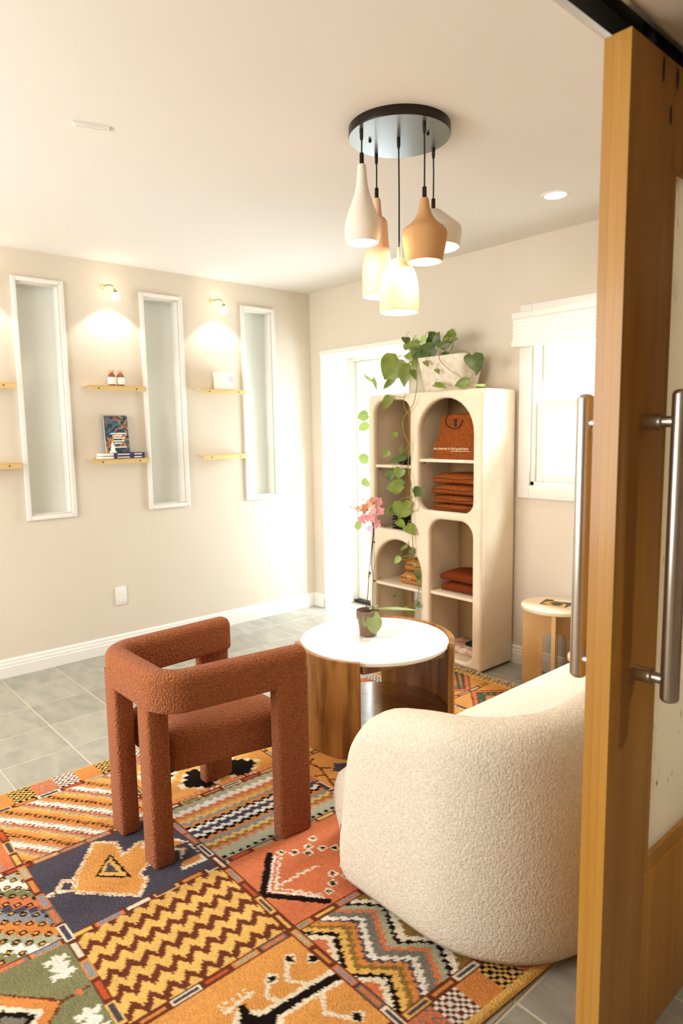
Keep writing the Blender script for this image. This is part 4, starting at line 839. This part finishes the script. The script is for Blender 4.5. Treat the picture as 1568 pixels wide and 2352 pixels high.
# ------------------------------------------------------------------ pendant cluster
PC = Vector((2.42, -1.543, H)); pn = thing('pendant_light', 'cluster pendant with five white, tan and peach ceramic shades on a dark disc', 'pendant light', PC)
cz = 2.418
MB().lathe([(0.001, H), (0.178, H), (0.179, cz+0.004), (0.1775, cz)], PC*0+Vector((PC.x, PC.y, 0)), 72).build('canopy', 'bronze', pn)
MB().lathe([(0.001, cz-0.0005), (0.1772, cz-0.0005)], Vector((PC.x, PC.y, 0)), 72).build('canopy_face', 'canopy_face', pn)
for px, py in ((849.5, 324), (982.5, 307)):
    p = at_z(px, py, cz-0.004); MB().lathe([(0.005, cz), (0.006, cz-0.006), (0.001, cz-0.011)], (p.x, p.y, 0), 14).build('canopy_nut', 'bronze', pn)
SH = [  # x, y, socket top z, socket bottom z, shade profile (radius, z), material
 ('A', 2.386, -1.694, 2.340, 2.302, [(0.013, 2.302), (0.0145, 2.298), (0.0165, 2.27), (0.020, 2.235), (0.027, 2.205), (0.039, 2.172), (0.051, 2.140), (0.0595, 2.108), (0.0622, 2.082), (0.0610, 2.062), (0.0560, 2.046)], 'shade_white'),
 ('B', 2.270, -1.509, 2.297, 2.259, [(0.012, 2.259), (0.0145, 2.255), (0.017, 2.225), (0.020, 2.195), (0.030, 2.188), (0.038, 2.178), (0.040, 2.165), (0.044, 2.10), (0.050, 2.05), (0.056, 2.02), (0.0575, 1.99), (0.0575, 1.904)], 'shade_peach'),
 ('C', 2.420, -1.547, 2.046, 2.011, [(0.010, 2.011), (0.025, 2.005), (0.040, 1.990), (0.054, 1.968), (0.063, 1.945), (0.068, 1.920), (0.0705, 1.89), (0.0712, 1.822)], 'shade_peach'),
 ('D', 2.560, -1.570, 2.211, 2.174, [(0.0125, 2.174), (0.0145, 2.170), (0.018, 2.145), (0.024, 2.125), (0.034, 2.106), (0.050, 2.090), (0.066, 2.079), (0.0745, 2.068), (0.0765, 2.055), (0.0740, 2.030), (0.0670, 1.995), (0.0600, 1.968)], 'shade_tan'),
 ('E', 2.440, -1.385, 2.241, 2.203, [(0.012, 2.203), (0.026, 2.200), (0.045, 2.185), (0.070, 2.165), (0.092, 2.147), (0.101, 2.137), (0.104, 2.125), (0.102, 2.100), (0.096, 2.068)], 'shade_white')]
for nm, x, y, zs0, zs1, pr, m in SH:
    MB().lathe([(0.001, cz), (0.0065, cz), (0.0065, cz-0.016), (0.0048, cz-0.018), (0.0065, cz-0.020), (0.0050, cz-0.036), (0.001, cz-0.037)], (x, y, 0), 14).build('cord_grip', 'black', pn)
    MB().tube([(x, y, cz-0.03), (x+0.0012, y, (cz+zs0)/2), (x, y, zs0-0.004)], 0.0027, 8).build('cord', 'black', pn)
    MB().lathe([(0.001, zs0+0.002), (0.0065, zs0), (0.0075, zs0-0.004), (0.0075, zs1-0.002), (0.001, zs1-0.003)], (x, y, 0), 18).build('socket', 'brass' if nm == 'C' else 'bronze', pn)
    th = 0.0045; inn = [(max(r-th, 0.004), z_-0.004) for r, z_ in pr[:-1]]+[(pr[-1][0]-th, pr[-1][1])]
    so = MB().lathe(pr+[(pr[-1][0]-th*0.5, pr[-1][1]-0.0015)]+list(reversed(inn)), (x, y, 0), 48).build('shade', m, pn, smooth=50)
    zb = pr[-1][1]+0.038; rb = min(0.030, pr[-1][0]*0.55)
    MB().lathe([(rb*math.sin(a), zb-rb*math.cos(a)) for a in [0.02+math.pi*0.98*k/10 for k in range(11)]], (x, y, 0), 20).build('bulb', 'bulb', so)
    l = bpy.data.lights.new('pendant_bulb_light', 'POINT'); l.energy = 2.8; l.color = (1.0, 0.82, 0.60); l.shadow_soft_size = 0.02; lo = bpy.data.objects.new('pendant_bulb_light', l); COL.objects.link(lo); lo.location = (x, y, pr[-1][1]+0.003)

# ------------------------------------------------------------------ ceiling pieces
def downlight(x, y, z, label, power):
    t = thing('recessed_downlight', label, 'ceiling light', (x, y, z), 'recessed downlights in the ceiling')
    MB().lathe([(0.046, z-0.0015), (0.049, z-0.005), (0.062, z-0.004), (0.066, z-0.0005)], (x, y, 0), 40).build('trim_ring', 'white', t)
    MB().lathe([(0.001, z-0.002), (0.047, z-0.002)], (x, y, 0), 40).build('lens', 'can', t)
    l = bpy.data.lights.new('downlight_light', 'SPOT'); l.energy = power; l.color = (1, 0.88, 0.70); l.spot_size = math.radians(125); l.spot_blend = 0.9; l.shadow_soft_size = 0.05; o = bpy.data.objects.new('downlight_light', l); COL.objects.link(o); o.location = (x, y, z-0.012)
downlight(2.405, -0.503, H, 'lit recessed downlight in the ceiling near the sliding door', 22)
downlight(1.1, -3.5, H, 'added recessed fill light over the near end of the room, beyond the frame', 30)  # added unseen lamp, brightens the armchair's top and near faces
downlight(4.55, -1.6, 2.10, 'added recessed fill light in the hallway ceiling, beyond the frame', 40)  # added unseen lamp, fill for the hallway side of the sliding door
vt = thing('ceiling_vent', 'slim white slot vent in the ceiling above the shelves', 'vent', (1.765, -2.375, H))
vd = Vector((1.775-1.745, -2.325+2.42, 0)).normalized(); vn = Vector((-vd.y, vd.x, 0)); vc = Vector((1.762, -2.374, 0)); 
def vbox(l, w_, z0, z1, off=0): return MB().loft([[tuple(vc+vd*(s*l/2)+vn*(off+w_/2)+Vector((0, 0, z))) if q else tuple(vc+vd*(s*l/2)+vn*(off-w_/2)+Vector((0, 0, z))) for q, z in ((0, z0), (1, z0), (1, z1), (0, z1))] for s in (-1, 1)])
vbox(0.118, 0.036, H-0.006, H).build('cover', 'white', vt); vbox(0.100, 0.006, H-0.008, H-0.005, 0.008).build('slot', 'ceiling', vt); vbox(0.100, 0.006, H-0.008, H-0.005, -0.008).build('slot', 'ceiling', vt)

# ------------------------------------------------------------------ brass wall shelves, lamps and what stands on them
def wall_shelf(y0, y1, z, label):
    t = thing('wall_shelf', label, 'shelf', (0, (y0+y1)/2, z), 'brass shelves between the frosted windows')
    MB().box(0.0015, y0, z-0.004, 0.115, y1, z).build('plate', 'brass', t)
    fl = MB().box(0.1125, y0, z-0.030, 0.115, y1, z-0.003).build('lip', 'brass', t)
    for yy in (y0+0.065, y1-0.065): MB().tube([(0.1148, yy, z-0.016), (0.1165, yy, z-0.016)], 0.0045, 10).build('screw', 'bronze', fl)
wall_shelf(-1.80, -1.43, 1.695, 'brass shelf holding two amber bottles, between first and second frosted windows')
wall_shelf(-1.80, -1.43, 1.250, 'brass shelf holding books, between first and second frosted windows')
wall_shelf(-1.04, -0.68, 1.695, 'brass shelf holding a white box, beside the rightmost frosted window')
wall_shelf(-1.04, -0.68, 1.250, 'empty lower brass shelf beside the rightmost frosted window')
wall_shelf(-2.56, -2.20, 1.695, 'upper brass shelf cut off by the left edge of the picture')
wall_shelf(-2.56, -2.20, 1.250, 'lower brass shelf cut off by the left edge of the picture')
for yy, lb in ((-1.628, 'left'), (-1.572, 'right')):
    c = Vector((0.06, yy, 1.695)); t = thing('bottle', 'amber bottle with white label and coral cap, %s of the pair' % lb, 'bottle', c, 'amber bottles on the brass shelf')
    MB().lathe([(0.001, 0), (0.021, 0), (0.023, 0.003), (0.023, 0.060), (0.020, 0.070), (0.012, 0.078), (0.012, 0.084)], c, 24).build('glass_body', 'amber', t)
    MB().lathe([(0.0234, 0.012), (0.0236, 0.013), (0.0236, 0.054), (0.0234, 0.055)], c, 24).build('paper_label', 'label', t); MB().lathe([(0.0135, 0.083), (0.0155, 0.085), (0.0155, 0.100), (0.001, 0.101)], c, 20).build('cap', 'cap', t)
b1 = thing('book', 'book with a colourful dark cover standing upright against the wall', 'book', (0.05, -1.61, 1.288))
def tilt(y, z, d): return (0.045-(z-1.288)*0.10+d, y, z)
def slab(y0, y1, z0, z1, d0, d1): return MB().loft([[tilt(y, z0, d0), tilt(y, z1, d0), tilt(y, z1, d1), tilt(y, z0, d1)] for y in (y0, y1)])
slab(-1.684, -1.536, 1.288, 1.515, 0.0, 0.012).build('pages', 'paper', b1); slab(-1.686, -1.534, 1.287, 1.517, 0.012, 0.0145).build('cover', 'cover', b1); slab(-1.686, -1.534, 1.287, 1.517, -0.002, 0.0).build('cover', 'navy', b1)
for (a, b, z_) in ((-1.650, -1.552, 1.402), (-1.640, -1.575, 1.388), (-1.632, -1.560, 1.374), (-1.636, -1.566, 1.356), (-1.630, -1.580, 1.342), (-1.640, -1.552, 1.318)): slab(a, b, z_, z_+0.007, 0.0146, 0.0152).build('lettering', 'paper', b1)
for k in range(2):
    zz = 1.2502+0.018*k; t = thing('book', ['navy-spined book lying flat at the bottom of the pile', 'navy-spined book lying flat on top of the pile'][k], 'book', (0.06, -1.6, zz), 'books lying on the brass shelf')
    MB().box(0.014, -1.735+0.004*k, zz+0.002, 0.104, -1.462, zz+0.0155).build('pages', 'paper', t); MB().box(0.010, -1.660, zz, 0.109, -1.460, zz+0.0175).build('cover', 'navy', t)
    for (ya, yb) in ((-1.640, -1.560), (-1.530, -1.48)): MB().box(0.109, ya, zz+0.006, 0.1096, yb, zz+0.0115).build('spine_print', 'paper', t)
fg = thing('figurine', 'small white tree-shaped figurine leaning before the upright book', 'figurine', (0.085, -1.655, 1.2865))
MB().lathe([(0.001, 0), (0.022, 0.0), (0.020, 0.010), (0.010, 0.022), (0.016, 0.024), (0.008, 0.042), (0.011, 0.044), (0.001, 0.068)], (0.085, -1.655, 1.2865), 16, sx=0.5).build('tiers', 'paper', fg); MB().lathe([(0.008, 0.0), (0.008, 0.004)], (0.085, -1.655, 1.2862), 12, True, True).build('base', 'paper', fg)
bx_ = thing('box', 'white carton standing on the brass shelf by the rightmost frosted window', 'box', (0.06, -0.84, 1.695))
MB().rbox(0.02, -0.885, 1.6955, 0.10, -0.775, 1.815, 0.002, 1).build('carton', 'paper', bx_); MB().box(0.018, -0.887, 1.790, 0.102, -0.773, 1.8165).build('lid', 'paper', bx_); MB().box(0.1000, -0.805, 1.745, 0.1012, -0.777, 1.785).build('carton_label', 'petal_lilac', bx_)
def picture_lamp(y, z, label):
    t = thing('wall_lamp', label, 'wall lamp', (0, y, z), 'small brass lamps above the shelves')
    MB().lathe([(0.001, 0), (0.014, 0), (0.014, 0.008), (0.008, 0.012)], (0, 0, 0), 18)
    m = MB().lathe([(0.001, 0), (0.016, 0), (0.016, 0.006), (0.009, 0.012), (0.001, 0.012)], (0, 0, 0), 18); m.v = [(c_, y+a, z+b) for a, b, c_ in m.v]; m.build('wall_plate', 'brass', t)
    MB().tube(bez([(0.008, y, z), (0.05, y+0.006, z+0.003), (0.085, y+0.016, z-0.002), (0.105, y+0.026, z-0.016), (0.110, y+0.030, z-0.036)], 18), 0.0026, 8).build('arm', 'oldbrass', t)
    c = Vector((0.110, y+0.030, z-0.085)); so = MB().lathe([(0.004, 0.050), (0.011, 0.048), (0.012, 0.040), (0.004, 0.038)], c, 20).build('lamp_holder', 'oldbrass', t)
    MB().lathe([(0.008, 0.040), (0.014, 0.034), (0.022, 0.015), (0.027, -0.004), (0.0255, -0.004), (0.020, 0.014), (0.010, 0.032)], c, 24).build('lamp_shade', 'opal', t)
    MB().lathe([(0.015*math.sin(a), 0.008-0.015*math.cos(a)) for a in [0.03+math.pi*0.97*k/8 for k in range(9)]], c, 16).build('bulb', 'lampglow', so)
    l = bpy.data.lights.new('wall_lamp_light', 'SPOT'); l.energy = 3.3; l.color = (1, 0.91, 0.77); l.spot_size = math.radians(112); l.spot_blend = 0.35; l.shadow_soft_size = 0.012; o = bpy.data.objects.new('wall_lamp_light', l); COL.objects.link(o); o.location = c+Vector((0, 0, -0.014)); o.rotation_euler = Vector((-0.30, 0, -1)).to_track_quat('-Z', 'Y').to_euler()
    l = bpy.data.lights.new('wall_lamp_glow', 'POINT'); l.energy = 0.3; l.color = (1, 0.86, 0.66); l.shadow_soft_size = 0.015; o = bpy.data.objects.new('wall_lamp_glow', l); COL.objects.link(o); o.location = c+Vector((0.0, 0, 0.075))
picture_lamp(-1.628, 2.300, 'brass lamp on the wall above the bottle shelf, between first and second windows'); picture_lamp(-0.868, 2.300, 'brass lamp on the wall above the white carton, between second and third windows'); picture_lamp(-2.39, 2.300, 'brass lamp on the wall just left of the picture, above the cut-off shelf')
ot = thing('wall_outlet', 'white wall outlet plate low on the left wall', 'outlet', (0, -1.62, 0.36))
MB().rbox(0, -1.657, 0.303, 0.007, -1.583, 0.421, 0.003, 2).build('plate', 'white', ot)
for z_ in (0.338, 0.386): MB().rbox(0.006, -1.636, z_-0.016, 0.0085, -1.604, z_+0.016, 0.001, 1).build('socket_face', 'white', ot)

# ------------------------------------------------------------------ birch stools
def stool(cx, cy, r, h, label, a0, zf=0.0):
    t = thing('stool', label, 'stool', (cx, cy, 0), 'round birch stools by the window wall'); made = []
    MB().lathe([(0.001, h-0.020), (r-0.003, h-0.020), (r, h-0.017), (r, h-0.003), (r-0.003, h), (0.001, h)], (cx, cy, 0), 56).build('seat', 'ply_top', t); t.location.z = 0
    # two interlocking slabs with rounded feet and an arched cut-out between them
    for k in range(2):
        a = math.radians(a0+90*k); ex = Vector((math.cos(a), math.sin(a), 0)); ny = Vector((-math.sin(a), math.cos(a), 0))*0.010
        W = r*0.93; g = r*0.34; hz = h-0.0205; out = []
        out += [(-W, hz), (-W, 0.045)]+[(-W+0.045-0.045*math.cos(q), 0.045-0.045*math.sin(q)+0.0005) for q in [math.pi/2*i/5 for i in range(1, 6)]]
        foot = W-g*0.15
        out += [(-g-0.03, 0.0005), (-g, 0.03)]+[(-g*math.cos(q), h*0.60+g*0.5*math.sin(q)) for q in [math.pi*i/10 for i in range(11)]]+[(g, 0.03), (g+0.03, 0.0005)]
        out += [(W-0.045+0.045*math.sin(q), 0.045-0.045*math.cos(q)+0.0005) for q in [math.pi/2*i/5 for i in range(6)]]+[(W, hz)]
        m = MB(); n = len(out); m.add([tuple(Vector((cx, cy, z))+ex*x+ny) for x, z in out]+[tuple(Vector((cx, cy, z))+ex*x-ny) for x, z in out], [tuple(range(n)), tuple(reversed(range(n, 2*n)))]+[(i, i+n, (i+1) % n+n, (i+1) % n) for i in range(n)]); m.build('slab_leg', 'ply', t, smooth=None)
    t.location.z = zf
stool(2.272, -0.196, 0.178, 0.462, 'taller round birch stool with a card on it, beside the display cabinet', 28)
stool(2.60, -0.335, 0.150, 0.272, 'lower round birch stool half hidden by the sliding door handle', 30, 0.0142)
cdx = thing('card', 'dark and yellow printed card lying on the taller birch stool', 'card', (2.29, -0.21, 0.4625))
def cq(px, py): return at_z(1180+px/9.224, 1350+py/9.224, 0.463)
def flat(pts, z0, z1, n, m): 
    k = len(pts); MB().loft([[(p.x, p.y, z) for p in pts] for z in (z0, z1)]).build(n, m, cdx, smooth=None)
flat([cq(680, 240), cq(1300, 300), cq(1250, 350), cq(1100, 420), cq(540, 335)], 0.4622, 0.4634, 'sheet', 'card_dark')
flat([cq(850, 250), cq(1260, 290), cq(1200, 320), cq(830, 275)], 0.4634, 0.4637, 'white_print', 'paper'); flat([cq(600, 320), cq(700, 290), cq(1000, 300), cq(1115, 360), cq(1070, 415), cq(800, 385)], 0.4634, 0.4637, 'yellow_print', 'card_yellow'); flat([cq(750, 330), cq(850, 305), cq(980, 310), cq(1060, 340), cq(980, 385), cq(850, 380)], 0.4637, 0.4640, 'oval_print', 'card_dark')
